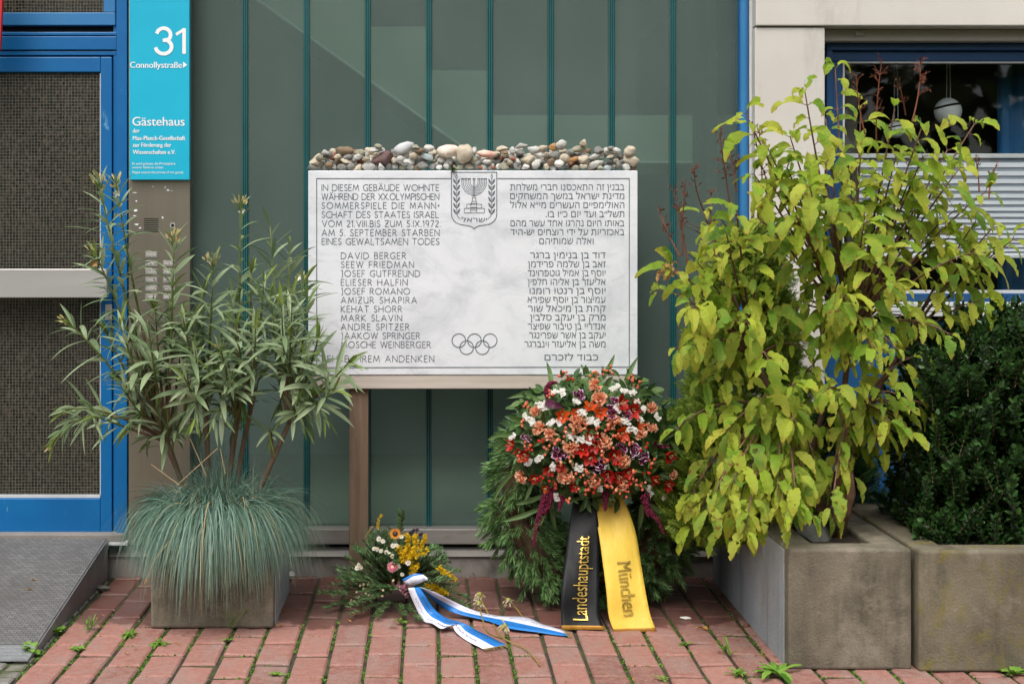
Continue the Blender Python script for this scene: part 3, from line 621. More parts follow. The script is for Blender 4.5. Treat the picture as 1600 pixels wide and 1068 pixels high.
# ------------------------------------------------------------------ ramp
rx = -1.366; rl = -2.9
def rz(y): return .166 * (y - 4.80) / 1.2
ra = thing('access_ramp', 'grey metal access ramp with ribbed mat in front of blue door', 'ramp', (rl / 2 + rx / 2, 5.4, 0))
mb = MB(); mb.prism([(rx, 4.96, 0), (rx, 6.03, 0), (rx, 6.03, rz(6.03) - .003), (rx, 4.96, rz(4.96) - .003)], V(-.012, 0, 0)); mb.prism([(rl, 4.96, rz(4.96) - .02), (rl, 6.03, rz(6.03) - .02), (rl, 6.03, rz(6.03) - .003), (rl, 4.96, rz(4.96) - .003)], V(rx - rl - .013, 0, 0)); part('frame', mb, MT['galv'], ra)
mb = MB(); mb.prism([(rl, 4.96, rz(4.96) - .0025), (rl, 6.03, rz(6.03) - .0025), (rl, 6.03, rz(6.03) + .002), (rl, 4.96, rz(4.96) + .002)], V(rx - rl - .006, 0, 0)); part('ribbed_mat', mb, MT['tread'], ra)
mb = MB(); mb.prism([(rl, 4.83, .002), (rl, 4.955, .002), (rl, 4.955, rz(4.955) + .002), (rl, 4.83, .006)], V(rx - rl, 0, 0))
for i in range(60):
    for k in range(4):
        x = rx - .012 - i * .026; y = 4.845 + k * .028; a = .009 if (i + k) % 2 else -.009
        mb.box(x - .0015, x + .0015, y - .008, y + .008, rz(y) + .002, rz(y) + .0045) if 0 else mb.tube([V(x - a, y - .006, rz(y) + .0025), V(x + a, y + .006, rz(y) + .003)], .0016, n=4)
part('entry_lip', mb, MT['lip'], ra)

# ------------------------------------------------------------------ memorial
YB = 5.82; YBf = YB - .0012
me_ = thing('memorial_stone', 'white marble memorial slab on wooden posts, inscribed in German and Hebrew', 'memorial', (X(740, YB), YB + .06, 0))
mb = MB(); mb.box(X(481.6, YB), X(996.3, YB), YB, YB + .125, Z(585.5, YB), Z(266.5, YB)); part('slab', mb, MT['marble'], me_, bevel=.003)
mb = MB(); mb.box(X(484, YB), X(995.5, YB), YB + .004, YB + .12, Z(607.3, YB), Z(585.5, YB) - .001); part('rail', mb, MT['rail'], me_, bevel=.003)
for (a, b) in ((545.5, 575.5), (905, 935)):
    mb = MB(); mb.box(X(a, YB + .03), X(b, YB + .03), YB + .03, YB + .1, 0, Z(607.3, YB) - .001); part('post', mb, MT['wood'], me_, bevel=.003)
mb = MB(); px = YB / F
GER = [('IN DIESEM GEBÄUDE WOHNTE', 502.8, 685.7, 297.8), ('WÄHREND DER XX.OLYMPISCHEN', 502.8, 685.9, 311.8), ('SOMMERSPIELE DIE MANN=', 502.8, 686, 325.8), ('SCHAFT DES STAATES ISRAEL', 502.8, 685, 339.9), ('VOM 21.VIII.BIS ZUM 5.IX.1972.', 503.5, 688, 354), ('AM 5. SEPTEMBER STARBEN', 503, 686.3, 368), ('EINES GEWALTSAMEN TODES', 503, 686, 381.8)]
NAM = [('DAVID BERGER', 634), ('SEEW FRIEDMAN', 646.5), ('JOSEF GUTFREUND', 656), ('ELIESER HALFIN', 636.4), ('JOSEF ROMANO', 640.1), ('AMIZUR SHAPIRA', 651), ('KEHAT SHORR', 627.8), ('MARK SLAVIN', 627.8), ('ANDRE SPITZER', 639.3), ('JAAKOW SPRINGER', 656), ('MOSCHE WEINBERGER', 672.9)]
for s, a, b, bl in GER: carve(mb, s, X(a, YB), X(b, YB), Z(bl, YB), 9.5 * px, YBf, 1.0 * px)
for i, (s, b) in enumerate(NAM): carve(mb, s, X(533, YB), X(b, YB), Z(404 + 13.88 * i, YB), 9.5 * px, YBf, 1.0 * px)
carve(mb, 'EHRE IHREM ANDENKEN', X(511.8, YB), X(678, YB), Z(565, YB), 9.8 * px, YBf, 1.0 * px)
for i, (s, r_, l_, bl) in enumerate(HEB): put_text(mb, 'h%d' % i, X(l_, YB), X(r_, YB), Z(bl, YB), 9.0 * px, YBf, HEBH)
part('inscription', mb, MT['ink'], me_)
mb = MB(); pz = lambda q: [(X(u, YB), Z(v, YB)) for u, v in q]
stroke(mb, pz([(705.2, 279), (494.8, 279), (494.8, 574), (983.2, 573), (983.2, 279), (776, 279)]), 1.35 * px, YBf); part('border_line', mb, MT['ink'], me_)
mb = MB()
for (u, v) in ((716.9, 531.7), (741.3, 531.7), (765.8, 531.7), (729, 542.6), (753.6, 542.6)):
    stroke(mb, pz([(u + 10.6 * math.cos(a * math.pi / 20), v + 10.6 * math.sin(a * math.pi / 20)) for a in range(41)]), 1.35 * px, YBf)
part('five_rings', mb, MT['ink'], me_)
mb = MB(); E = lambda q: pz([(690 + x / 10.17, 255 + y / 10.17) for x, y in q]); s1 = 1.25 * px; s2 = .8 * px
sh = [(157, 143), (157, 800)] + [(157 + 60 * math.sin(t * .3) ** 1.2 * 1.0 + 0, 800 + 110 * math.sin(t * .3)) for t in range(1, 3)]
half = [(515, 143), (157, 143), (157, 810), (165, 860), (190, 905), (230, 945), (290, 970), (370, 985), (440, 995), (490, 1015), (515, 1040)]
stroke(mb, E(half), s1, YBf); stroke(mb, E([(1033 - x, y) for x, y in half]), s1, YBf)
for sgn in (0, 1):
    fx = (lambda x: 1033 - x) if sgn else (lambda x: x)
    for k in range(6):
        y = 255 + k * 95
        for dx in (-1, 1):
            q = [(238 + dx * 8, y + 75), (238 + dx * 40, y + 45), (238 + dx * 52, y - 5), (238 + dx * 22, y + 18), (238 + dx * 8, y + 75)]
            stroke(mb, E([(fx(a), b) for a, b in q]), s2, YBf)
            mb.poly([V(a, YBf + .0004, b) for a, b in E([(fx(x_), y_) for x_, y_ in [(238 + dx * 8, y + 75), (238 + dx * 36, y + 40), (238 + dx * 50, y + 2), (238 + dx * 28, y + 20)]])][:: (1 if dx > 0 else -1)])
    stroke(mb, E([(fx(a), b) for a, b in [(238, 250), (222, 215), (236, 175), (252, 215), (238, 250), (238, 800), (262, 850), (298, 885)]]), s2, YBf)
for r0 in (75, 128, 182):
    for dr in (-13, 13):
        stroke(mb, E([(515 - (r0 + dr), 250)] + [(515 - (r0 + dr) * math.cos(a * math.pi / 16), 305 + (r0 + dr) * 1.02 * math.sin(a * math.pi / 16)) for a in range(17)] + [(515 + (r0 + dr), 250)]), s2, YBf)
    for sx in (-1, 1): stroke(mb, E([(515 + sx * r0 - 18, 247), (515 + sx * r0 + 18, 247)]), s1 * 1.4, YBf)
stroke(mb, E([(497, 247), (533, 247)]), s1 * 1.4, YBf); stroke(mb, E([(505, 250), (505, 520)]), s2, YBf); stroke(mb, E([(525, 250), (525, 520)]), s2, YBf)
for q in ([(480, 520), (550, 520)], [(488, 545), (545, 545)], [(492, 545), (488, 590), (470, 640), (560, 640), (545, 590), (540, 545)], [(480, 605), (550, 605)], [(400, 650), (635, 650), (635, 712), (400, 712), (400, 650)], [(360, 716), (680, 716), (680, 788), (360, 788), (360, 716)], [(462, 640), (462, 788)], [(556, 640), (556, 788)], [(465, 700), (552, 700)], [(465, 745), (552, 745)]): stroke(mb, E(q), s2, YBf)
a, b = E([(315, 930), (722, 930)]); put_text(mb, 'emb', a[0], b[0], a[1], 62 / 10.17 * px, YBf, HEBH)
part('emblem', mb, MT['ink'], me_)

# ------------------------------------------------------------------ planters
def planter(name, label, x0, x1, y0, y1, h, mats, rim=.045, slant=0.0, soil_drop=.022):
    t = thing(name, label, 'planter', ((x0 + x1) / 2, (y0 + y1) / 2, 0), 'concrete planters in front of the guest house')
    mb = MB(); mb.box(x0, x1, y0, y0 + rim, 0, h, 0); mb.box(x0, x1, y1 - rim, y1, 0, h, 0)
    mb.box(x0, x0 + rim, y0 + rim + .0005, y1 - rim - .0005, 0, h, 0); mb.box(x1 - rim, x1, y0 + rim + .0005, y1 - rim - .0005, 0, h, 0)
    for i in (22, 23): pass
    part('box', mb, mats, t, bevel=.009)
    mb = MB(); mb.box(x0 + rim, x1 - rim, y0 + rim, y1 - rim, 0, h - soil_drop); part('soil', mb, MT['soil'], t)
    return t
def side_skin(t, x, y0, y1, h, sgn):
    mb = MB(); mb.box(x - .004 if sgn < 0 else x, x if sgn < 0 else x + .004, y0, y1, .002, h - .012); part('skylit_grey_side', mb, MT['conc_side'], t)  # thin skin whose paler colour carries the sky light on the side
t1 = planter('concrete_planter', 'small grey concrete planter under the blue fescue and oleander', -1.033, -.579, 5.254, 5.82, .40, MT['conc']); side_skin(t1, -.579, 5.30, 5.81, .4, 1)
t2 = planter('concrete_planter', 'grey concrete planter holding the yellow-green shrub, beside the wreath', 1.194, 1.606, 4.739, 5.99, .402, MT['conc'], .105); side_skin(t2, 1.194, 4.79, 5.98, .402, -1)
t3 = planter('concrete_planter', 'mossy concrete planter holding the dark green boxwood', 1.621, 2.45, 4.715, 5.6, .402, MT['conc_moss'], .105)
# stones lying in the shrub's planter
def stone_mesh(seed, sub=3):
    bm = bmesh.new(); bmesh.ops.create_icosphere(bm, subdivisions=sub, radius=1); q = Vector((seed * 3.7, seed * 1.3, seed * 2.1))
    for v in bm.verts:
        v.co *= 1 + .34 * noise.noise(v.co * .9 + q) + .13 * noise.noise(v.co * 2.1 + q)
    if seed >= 6:                                     # broken and split stones
        rg_ = random.Random(seed)
        for _ in range(3 + seed % 4):
            n = Vector((rg_.uniform(-1, 1), rg_.uniform(-1, 1), rg_.uniform(-1, 1))).normalized(); c = rg_.uniform(.5, .8)
            for v in bm.verts:
                d = v.co.dot(n)
                if d > c: v.co -= n * (d - c) * .92
    me = bpy.data.meshes.new('pebble'); bm.to_mesh(me); bm.free()
    me.polygons.foreach_set('use_smooth', [True] * len(me.polygons)); return me
SM = [stone_mesh(i) for i in range(11)]
PC = {'light grey': ('#b2b1aa', '#c4c2ba'), 'beige': ('#b3a791', '#c3b8a4'), 'grey': ('#74736e', '#87867f'), 'dark grey': ('#53544f', '#65665f'), 'white': ('#d6d3ca', '#e0ded7'), 'brown': ('#75624f', '#8a775f'), 'reddish': ('#8b5543', '#9a6450'), 'olive grey': ('#8b8976', '#a09d88'), 'purple brown': ('#66514f', '#715b58'), 'orange': ('#a67a4d', '#b68c60'), 'bluish white': ('#a9b6b8', '#c3cccb')}
PMAT = {k: surf('pebble_' + k.replace(' ', '_'), hx(a), hx(b), 1.6, .85, bmp=.25, bscale=9, bdist=.02, spec=.3, stain=hx('#5e584c'), sscale=3.2, slo=.62, shi=.8) for k, (a, b) in PC.items()}
meshcache = {}
def pebble(c, sx, sy, sz, rot, col):
    k = (R.randrange(11), col)
    if k not in meshcache:
        me = SM[k[0]].copy(); me.materials.append(PMAT[col]); meshcache[k] = me
    o = bpy.data.objects.new('pebble', meshcache[k]); COL.objects.link(o)
    o.location = c; o.scale = (sx, sy, sz); o.rotation_euler = rot; return o
def rock(label, c, s, col, rot=(0, 0, 0)):
    o = pebble(c, s[0], s[1], s[2], rot, col); o.name = 'stone'; return tag(o, label, 'stone')
rock('large grey stone lying in the corner of the shrub planter', V(1.36, 5.0, .385), (.075, .055, .055), 'dark grey', (.1, .1, .5))
rock('small pale stone by the plinth right of the small planter', G(455, 897, .014), (.016, .012, .014), 'light grey')
rock('pale flat chip on the bricks right of the yellow ribbon', G(1071, 965, .006), (.022, .009, .006), 'white')
rock('flat grey stone on the bricks beside the ramp', G(158, 917, .012), (.035, .016, .008), 'dark grey')

# ------------------------------------------------------------------ pebbles and shells left on the slab
peb = []                                              # (u, v, rx, ry, colour, row)
def zl(lst, ox, oy, sc_=5.34):
    for x, y, a, b, c in lst: peb.append([ox + x / sc_, oy + y / sc_, a / sc_, b / sc_, c, None, rr(-.3, .3)])
zl([(200, 205, 36, 30, 'light grey'), (365, 190, 66, 38, 'brown'), (500, 205, 42, 26, 'olive grey'), (682, 255, 96, 60, 'purple brown'), (635, 180, 58, 24, 'light grey'), (652, 155, 34, 20, 'olive grey'), (565, 322, 53, 33, 'light grey'), (375, 280, 48, 27, 'beige'), (1052, 235, 64, 23, 'bluish white'), (1066, 168, 44, 30, 'light grey'), (1362, 208, 62, 74, 'beige'), (478, 333, 38, 28, 'beige'), (130, 280, 52, 30, 'beige'), (90, 328, 44, 26, 'grey'), (160, 245, 40, 34, 'olive grey'), (475, 240, 40, 26, 'light grey'), (395, 245, 40, 24, 'grey'), (545, 255, 36, 26, 'beige'), (830, 262, 36, 30, 'light grey'), (945, 232, 38, 28, 'beige'), (990, 188, 42, 22, 'brown'), (962, 158, 30, 20, 'olive grey'), (895, 285, 38, 24, 'light grey'), (1015, 318, 46, 36, 'grey'), (665, 325, 28, 26, 'light grey'), (240, 312, 34, 28, 'brown'), (420, 322, 34, 34, 'grey'), (305, 240, 30, 22, 'beige'), (345, 328, 40, 26, 'grey')], 470, 200)
zl([(240, 170, 48, 24, 'beige'), (395, 148, 58, 29, 'light grey'), (455, 260, 58, 42, 'beige'), (735, 140, 46, 40, 'light grey'), (658, 156, 42, 28, 'orange'), (912, 122, 38, 24, 'beige'), (885, 175, 70, 29, 'olive grey'), (1046, 186, 42, 35, 'grey'), (1297, 195, 50, 42, 'beige'), (1312, 272, 76, 47, 'beige'), (250, 325, 42, 36, 'olive grey'), (718, 296, 43, 28, 'white'), (1020, 300, 62, 27, 'light grey'), (760, 258, 42, 42, 'beige'), (685, 228, 50, 36, 'grey'), (800, 205, 36, 31, 'grey'), (1145, 200, 52, 21, 'olive grey'), (915, 262, 46, 44, 'beige'), (520, 310, 33, 34, 'light grey'), (430, 322, 36, 26, 'white'), (505, 180, 38, 30, 'light grey'), (572, 170, 44, 24, 'beige'), (545, 216, 58, 24, 'white'), (390, 205, 36, 26, 'grey'), (320, 185, 32, 26, 'light grey'), (255, 208, 34, 20, 'brown'), (1130, 285, 34, 28, 'dark grey'), (1120, 330, 36, 24, 'bluish white'), (1210, 312, 34, 34, 'grey'), (1015, 236, 52, 22, 'light grey'), (1145, 238, 34, 20, 'beige'), (830, 262, 40, 22, 'orange'), (330, 256, 20, 16, 'reddish'), (812, 297, 14, 16, 'reddish'), (160, 330, 18, 16, 'reddish'), (60, 332, 20, 14, 'reddish'), (775, 318, 26, 20, 'dark grey'), (915, 318, 30, 18, 'beige'), (300, 285, 30, 26, 'beige'), (365, 280, 30, 26, 'light grey'), (108, 282, 34, 20, 'light grey'), (35, 310, 34, 34, 'grey'), (645, 280, 34, 32, 'brown'), (850, 332, 36, 20, 'olive grey'), (1065, 335, 30, 22, 'olive grey'), (1275, 328, 34, 26, 'light grey'), (1145, 168, 28, 20, 'grey')], 740, 200)
FILL = ['light grey', 'beige', 'grey', 'light grey', 'olive grey', 'beige', 'dark grey', 'white', 'brown', 'reddish', 'light grey', 'beige']
for v0, uA, uB, st in ((261, 486, 992, 12.5), (251.5, 489, 990, 13.5), (243, 500, 982, 15.5)):
    u = uA
    while u < uB:
        a = rr(4.4, 7.6)
        if not any(abs(q[0] - u) < q[2] * .55 and abs(q[1] - v0) < q[3] * .6 for q in peb): peb.append([u, v0 + rr(-1.6, 1.2), a, a * rr(.62, .95), R.choice(FILL), rr(.035, .07), rr(-.5, .5)])
        u += st * rr(.72, 1.1)
for v0, uA, uB, st in ((257, 490, 990, 13), (246, 496, 984, 13), (238, 520, 975, 19)):   # the rows behind
    u = uA
    while u < uB:
        a = rr(5, 8.5); peb.append([u, v0 + rr(-2, 2), a, a * rr(.65, .95), R.choice(FILL), rr(.075, .1), rr(-.5, .5)]); u += st * rr(.8, 1.15)
SEG = [(500, "the slab's left edge"), (520, 'the word IN'), (569, 'the word DIESEM'), (629, 'the word GEBÄUDE'), (690, 'the word WOHNTE'), (712, "the emblem's left border"), (740, 'the left candles'), (768, 'the right candles'), (795, "the emblem's right border"), (840, 'the Hebrew left end'), (885, 'the Hebrew left half'), (930, 'the Hebrew right half'), (976, 'the Hebrew right end'), (2000, "the slab's right edge")]
rec = []
for (u, v, a, b, c, back, rot) in peb:
    dy = (back if back is not None else a * YB / F * .9 + rr(0, .012))
    p = P(u, v, YB + dy); k = (YB + dy) / F
    o = pebble(p, a * k * 1.04, min(a, b) * k * rr(.9, 1.15), b * k * 1.06, (rr(-.2, .2), rot if a > b * 1.12 else rr(-3, 3), rr(-.25, .25)), c)
    size = 'tiny' if a < 5.2 else 'small' if a < 7.6 else 'medium' if a < 10.5 else 'large'
    shp = 'flat' if b < .6 * a else 'oval' if b < .82 * a else 'round'
    row = 'at bottom' if v > 257 else 'in mid layer' if v > 246 else 'on top'
    wh = next(n for e, n in SEG if u < e)
    rec.append((f'{size} {shp} {c} pebble {row} above {wh}', u, o))
by = {}
for l, u, o in rec: by.setdefault(l, []).append((u, o))
ORD = {2: ['left of two', 'right of two'], 3: ['left of three', 'middle of three', 'right of three']}
for l, q in by.items():
    q.sort(key=lambda z: z[0])
    for i, (u, o) in enumerate(q):
        tag(o, l if len(q) == 1 else l.replace('pebble', 'pebble,', 1) + ', ' + (ORD[len(q)][i] if len(q) in ORD else f'{i + 1} of {len(q)} from left'), 'pebble', 'pebbles laid along the top of the memorial slab')
def shell(label, u, v, a, b, rot, col):
    mb = MB(); k = YB / F; c = V(0, 0, 0); n, m_ = 18, 5; rows = []
    for j in range(m_ + 1):
        r = j / m_
        rows.append([mb.vert((r * a * k * (math.cos(t) + .25) * (1 + .05 * (i % 2)), -(1 - r * r) * b * k * .9, r * b * k * math.sin(t) * (1 + .05 * (i % 2))), r) for i, t in enumerate([math.pi * 2 * q / n for q in range(n)])])
    for j in range(m_):
        for i in range(n): mb.face((rows[j][i], rows[j][(i + 1) % n], rows[j + 1][(i + 1) % n], rows[j + 1][i]))
    o = mb.build('seashell', col, None, smooth=True, solid=.003); o.location = P(u, v, YB + .035); o.rotation_euler = (rad(35), rot, 0)
    tag(o, label, 'seashell', 'pebbles laid along the top of the memorial slab')
MT['shell_pink'] = surf('pink_shell', hx('#e4d6c8'), hx('#d98f78'), 16, .4, bmp=.2, stretch=(1, 1, 3))
shell('chalky white shell tilted on the pebbles above the word WOHNTE', 627, 233, 17, 10, -.35, MT['white_trim'])
shell('large cream shell on the pebbles above the emblem corner', 696, 236, 19, 11, -.05, MT['shell'])
shell('flat pink and white shell above the candelabrum', 757, 240, 16, 6, .1, MT['shell_pink'])
shell('thin white shell flake between pebbles near the Hebrew lines', 804, 255, 4, 7, .1, MT['white_trim'])
MT['dry'] = leafm('dry_bloom', [hx('#8a6b3c'), hx('#b08a4c'), hx('#5d4a2b')], trans=.15)
mb = MB(); c = P(708, 265, YB - .006)
for i in range(26): mb.leaf(c + rv() * .004, V(rr(-1, 1), -abs(rr(.1, .8)), rr(-.5, 1)), rv(), rr(.01, .022), .006, 'lance', .3, .1, 3)
MT['darkleaf'] = leafm('dark_star_leaf', [hx('#2c2119'), hx('#46562a'), hx('#5d6d33')], trans=.2)
plain('dried_flower', 'small withered star-shaped flower on the slab edge above the emblem', 'flower', mb, MT['darkleaf'])

# ------------------------------------------------------------------ oleander and fescue in the small planter
MT['olea'] = leafm('oleander_leaf', [hx('#697f58'), hx('#7b9166'), hx('#8fa178'), hx('#a1b08a'), hx('#82966a')], trans=.28, rough=.42, sheen=.5)
MT['olea_young'] = leafm('oleander_young_leaf', [hx('#5f7a36'), hx('#76893f'), hx('#8a9a4c')], trans=.35)
MT['olea_stem'] = surf('oleander_green_stem', hx('#56652f'), hx('#6a7038'), 20, .6, bmp=.1)
MT['bark'] = surf('brown_bark', hx('#6d5c49'), hx('#8a7760'), 22, .85, bmp=.4, bscale=60, stretch=(1, 1, .3))
MT['bud'] = leafm('cream_bud', [hx('#c9b066'), hx('#d8cba0'), hx('#b9b463'), hx('#d9b08a')], trans=.25)
MT['whitepetal'] = leafm('white_petal', [hx('#e3ddcf'), hx('#eee9de'), hx('#ddcdb4')], trans=.3)
MT['deadpetal'] = leafm('withered_petal', [hx('#b58a52'), hx('#c49b66'), hx('#9c6f3e')], trans=.25)
MT['yellowleaf'] = leafm('yellow_leaf', [hx('#c2a51e'), hx('#d0b32c')], trans=.4)
ol = thing('oleander', 'tall oleander with narrow grey-green leaves and cream buds, in the small concrete planter', 'shrub', (-.80, 5.5, .36))
TIPS = [  # tip px, depth, kind (f flowers, b bud shoot, d drooping bloom, - leaves), woody
    (155, 288, 5.32, 'f'), (182, 290, 5.36, 'f'), (150, 400, 5.3, 'd'), (376, 322, 5.45, 'f'), (272, 375, 5.3, 'f'), (333, 412, 5.28, 'f'), (422, 352, 5.55, '-'), (452, 378, 5.6, '-'), (392, 425, 5.42, 'b'),
    (368, 470, 5.5, '-'), (497, 528, 5.2, 'b'), (545, 565, 5.1, 'b'), (474, 442, 5.5, 'd'), (440, 470, 5.48, '-'), (108, 505, 5.26, 'f2'), (168, 522, 5.4, 'b'), (208, 530, 5.3, '-'), (104, 640, 5.22, 'f2'), (84, 688, 5.16, 'f2'), (150, 650, 5.2, '-'),
    (262, 655, 5.3, '-'), (288, 640, 5.35, 'b'), (345, 548, 5.2, 'f2'), (292, 590, 5.3, '-'), (243, 486, 5.42, 'b'), (432, 555, 5.4, '-'), (486, 618, 5.25, 'b'), (522, 610, 5.12, '-'), (476, 672, 5.3, '-'), (436, 640, 5.45, '-'),
    (404, 590, 5.5, '-'), (228, 575, 5.38, '-'), (314, 470, 5.45, '-'), (356, 560, 5.35, '-'), (508, 655, 5.18, '-'), (424, 500, 5.55, '-'), (480, 560, 5.3, '-'), (196, 600, 5.3, '-'), (320, 610, 5.5, '-'), (386, 540, 5.6, '-'), (460, 600, 5.5, '-'), (268, 530, 5.4, '-'), (220, 650, 5.4, '-')]
TIPS += [(rr(215, 520), rr(450, 700), rr(5.2, 5.7), '-') for _ in range(26)] + [(rr(225, 500), rr(430, 640), rr(5.15, 5.5), '-') for _ in range(20)] + [(rr(185, 330), rr(480, 680), rr(5.15, 5.45), '-') for _ in range(12)]
stem, fol, yng = MB(), MB(), MB()
trunks = [((-.86, 5.5, .38), P(322, 640, 5.48)), ((-.79, 5.52, .38), P(372, 655, 5.5)), ((-.76, 5.5, .38), P(392, 640, 5.52)), ((-.70, 5.48, .38), P(452, 660, 5.45)), ((-.92, 5.47, .38), P(262, 690, 5.42))]
blooms = []
for a, b in trunks:
    a = V(*a); mid = a.lerp(b, .5) + V(rr(-.02, .02), rr(-.02, .02), .02); stem.tube([bez(a, mid, b, i / 6) for i in range(7)], .0125, .009, 7, m=0)
for (u, v, Y, kd) in TIPS:
    tip = P(u, v, Y); a, b = min(trunks, key=lambda t: abs(t[1].x - tip.x) * 1.3 + max(0, t[1].z - tip.z) * .4 + rr(0, .12))
    st = b if tip.z > b.z - .02 else V(*a).lerp(b, .6)
    L = (tip - st).length
    ctrl = st.lerp(tip, .55) + V((tip.x - st.x) * .1, -.02, .18 * abs(tip.x - st.x) + .03 + (.10 if tip.z < st.z + .1 else 0)) 
    if kd in ('d',): ctrl = ctrl + V(0, 0, .06)
    if kd in ('b', 'f', '-') and tip.z > st.z + .1: ctrl.z -= .06
    pts = [bez(st, ctrl, tip, i / 14) for i in range(15)]
    stem.tube(pts[:7], .0075, .0052, 6, m=0, cap=False); stem.tube(pts[6:], .0052, .0024, 6, m=1)
    s = max(.2, L * .62); n = int(min(s, .5) / .042); ang = rr(0, 6)
    for i in range(n):
        t = 1 - (i * .042 + .012) / L
        if t < .1: break
        p = bez(st, ctrl, tip, t); d = (bez(st, ctrl, tip, min(1, t + .02)) - bez(st, ctrl, tip, t - .02)).normalized(); sd, upv = ortho(d)
        age = min(1, i / 4); ang += 1.05
        for k in range(3):
            if R.random() < .14: continue
            q = ang + k * 2.094 + rr(-.3, .3); rd = sd * math.cos(q) + upv * math.sin(q)
            el = rr(.85, 1.4) * (.4 + .6 * age)
            dr = (d * math.cos(el) + rd * math.sin(el)).normalized()
            ln = rr(.11, .19) * (.55 + .45 * age)
            (yng if (i == 0 and kd != 'f') else fol).leaf(p, dr, (upv * .2 + d - dr * d.dot(dr)).normalized(), ln, ln * rr(.11, .145), 'lance', rr(.2, 1.0), .16, 6)
    blooms.append((tip, (tip - pts[-3]).normalized(), kd))
stem.build('stem', [MT['bark'], MT['olea_stem']], ol, smooth=True); fol.build('foliage', MT['olea'], ol); yng.build('young_foliage', MT['olea_young'], ol)
for tip, d, kd in blooms:
    if kd == '-': continue
    mb = MB()
    if kd in ('f', 'f2', 'd'):
        for i in range({'f': 15, 'f2': 9, 'd': 4}[kd]):
            dd = (d * 1.1 + rv() * (.75 if kd == 'f' else .5)).normalized(); b0 = tip - d * rr(0, .03); b1 = b0 + dd * rr(.02, .05); mb.tube([b0, b1], .0016, .0012, 4, 0)
            if kd == 'f2' and i > 3: continue
            mb.leaf(b1, dd, rv(), rr(.014, .022), .0065, 'round', 0, .3, 4, m=1); mb.leaf(b1, dd, dd.cross(rv()), rr(.012, .02), .0065, 'round', 0, .3, 4, m=1)
        if kd != 'f2':
            for _ in range(1):
                c = tip + rv() * .028 + V(0, -.01, 0); nn = V(rr(-.6, .6), -1, rr(-.5, .3)).normalized(); s_, u_ = ortho(nn); mm = R.choice((2, 2, 2, 3))
                for k in range(5):
                    a = k * 1.257; mb.leaf(c, (s_ * math.cos(a) + u_ * math.sin(a) + nn * .5).normalized(), nn, .016, .012, 'petal', .4, .1, 4, m=mm)
    else:
        for i in range(5): mb.leaf(tip - d * .01, (d + rv() * .18).normalized(), rv(), rr(.05, .085), .011, 'lance', .05, .25, 5, m=0)
    mb.build('flower_cluster' if kd[0] in 'fd' else 'leaf_bud', [MT['olea_young'], MT['bud'], MT['whitepetal'], MT['deadpetal']], ol)
mb = MB(); mb.leaf(P(320, 612, 5.5), V(.1, -.1, -1), V(0, -1, 0), .07, .018, 'lance', .1, .2, 5); mb.build('yellow_leaf', MT['yellowleaf'], ol)

MT['fescue'] = leafm('blue_fescue_blade', [hx('#466355'), hx('#5d7d6c'), hx('#749280'), hx('#8aa598'), hx('#547358'), hx('#6c8d74')], tip=hx('#7d9080'), tlo=.75, trans=.2, rough=.5)
MT['straw'] = leafm('straw', [hx('#b29a6c'), hx('#c4ad80'), hx('#97794d')], trans=.2)
fe = thing('fescue_grass', 'mound of blue-green fescue grass hanging over the small concrete planter', 'grass plant', (-.80, 5.42, .40))
mb = MB()
for i in range(9000):
    az = rr(0, 2 * math.pi); rad_ = .2 * math.sqrt(rr(0, 1)); clump = noise.noise(V(math.cos(az) * 4, math.sin(az) * 4, rad_ * 9)); el = rad(rr(25, 78) - 60 * (rad_ / .2 - .6)) if R.random() < .9 else rad(rr(50, 90))
    b = V(-.812 + math.cos(az) * rad_ * .88, 5.41 + math.sin(az) * rad_ * .78, .395)
    a2 = az + rr(-.6, .6); d = V(math.cos(a2) * math.cos(el), math.sin(a2) * math.cos(el), math.sin(el))
    mb.blade(b, d, rr(.27, .46) * (1 - .17 * abs(math.cos(az))) * (1 + .35 * clump) * (1.0 if el < 1.0 else .62), rr(.0026, .0042), rr(2.7, 5.0) * (1 - .3 * clump), 9, m=1 if R.random() < .035 else 0, face=V(0, 1, .3) if R.random() < .5 else None)
mb.build('blades', [MT['fescue'], MT['straw']], fe)
for pts in ([P(276, 758, 5.2), P(340, 700, 5.2)], [P(228, 908, 5.08), P(243, 872, 5.07), P(265, 845, 5.08)], [P(236, 725, 5.2), P(280, 757, 5.2)], [P(297, 685, 5.25), P(322, 742, 5.25)], [P(344, 700, 5.22), P(352, 740, 5.22)]):
    mb = MB(); mb.tube(curve(pts, 6), .0012, .0016, 5)
    if pts[0].z < .3: mb.ball(pts[0], .007, 0, 6, 4, (.7, .7, 2.2), pts[1] - pts[0])
    mb.build('dry_stalk', MT['straw'], fe)

# ------------------------------------------------------------------ shrub, thuja and boxwood on the right
MT['lime'] = leafm('lime_leaf', [hx('#71942e'), hx('#86a834'), hx('#9cb63a'), hx('#b6c044'), hx('#6c9238'), hx('#8cac40'), hx('#c2c44e'), hx('#7aa242')], hole=26, patch=hx('#b4ba48'), pscale=11, tip=hx('#b6a343'), tlo=.7, thi=1.05, tamt=.7, trans=.5, rough=.6, spot=hx('#8a6a34'), sscale=38, slo=.62, shi=.70, sheen=.2)
MT['redstalk'] = leafm('russet_flower_stalk', [hx('#5a3325'), hx('#7a4530'), hx('#45281e')], trans=0, rough=.8)
MT['shrubstem'] = surf('brown_shrub_twig', hx('#5c4033'), hx('#7c5c49'), 30, .8, bmp=.2)
sh = thing('shrub', 'big yellow-green shrub with drooping toothed leaves and russet flower stalks, in concrete planter', 'shrub', (1.40, 5.15, .36))
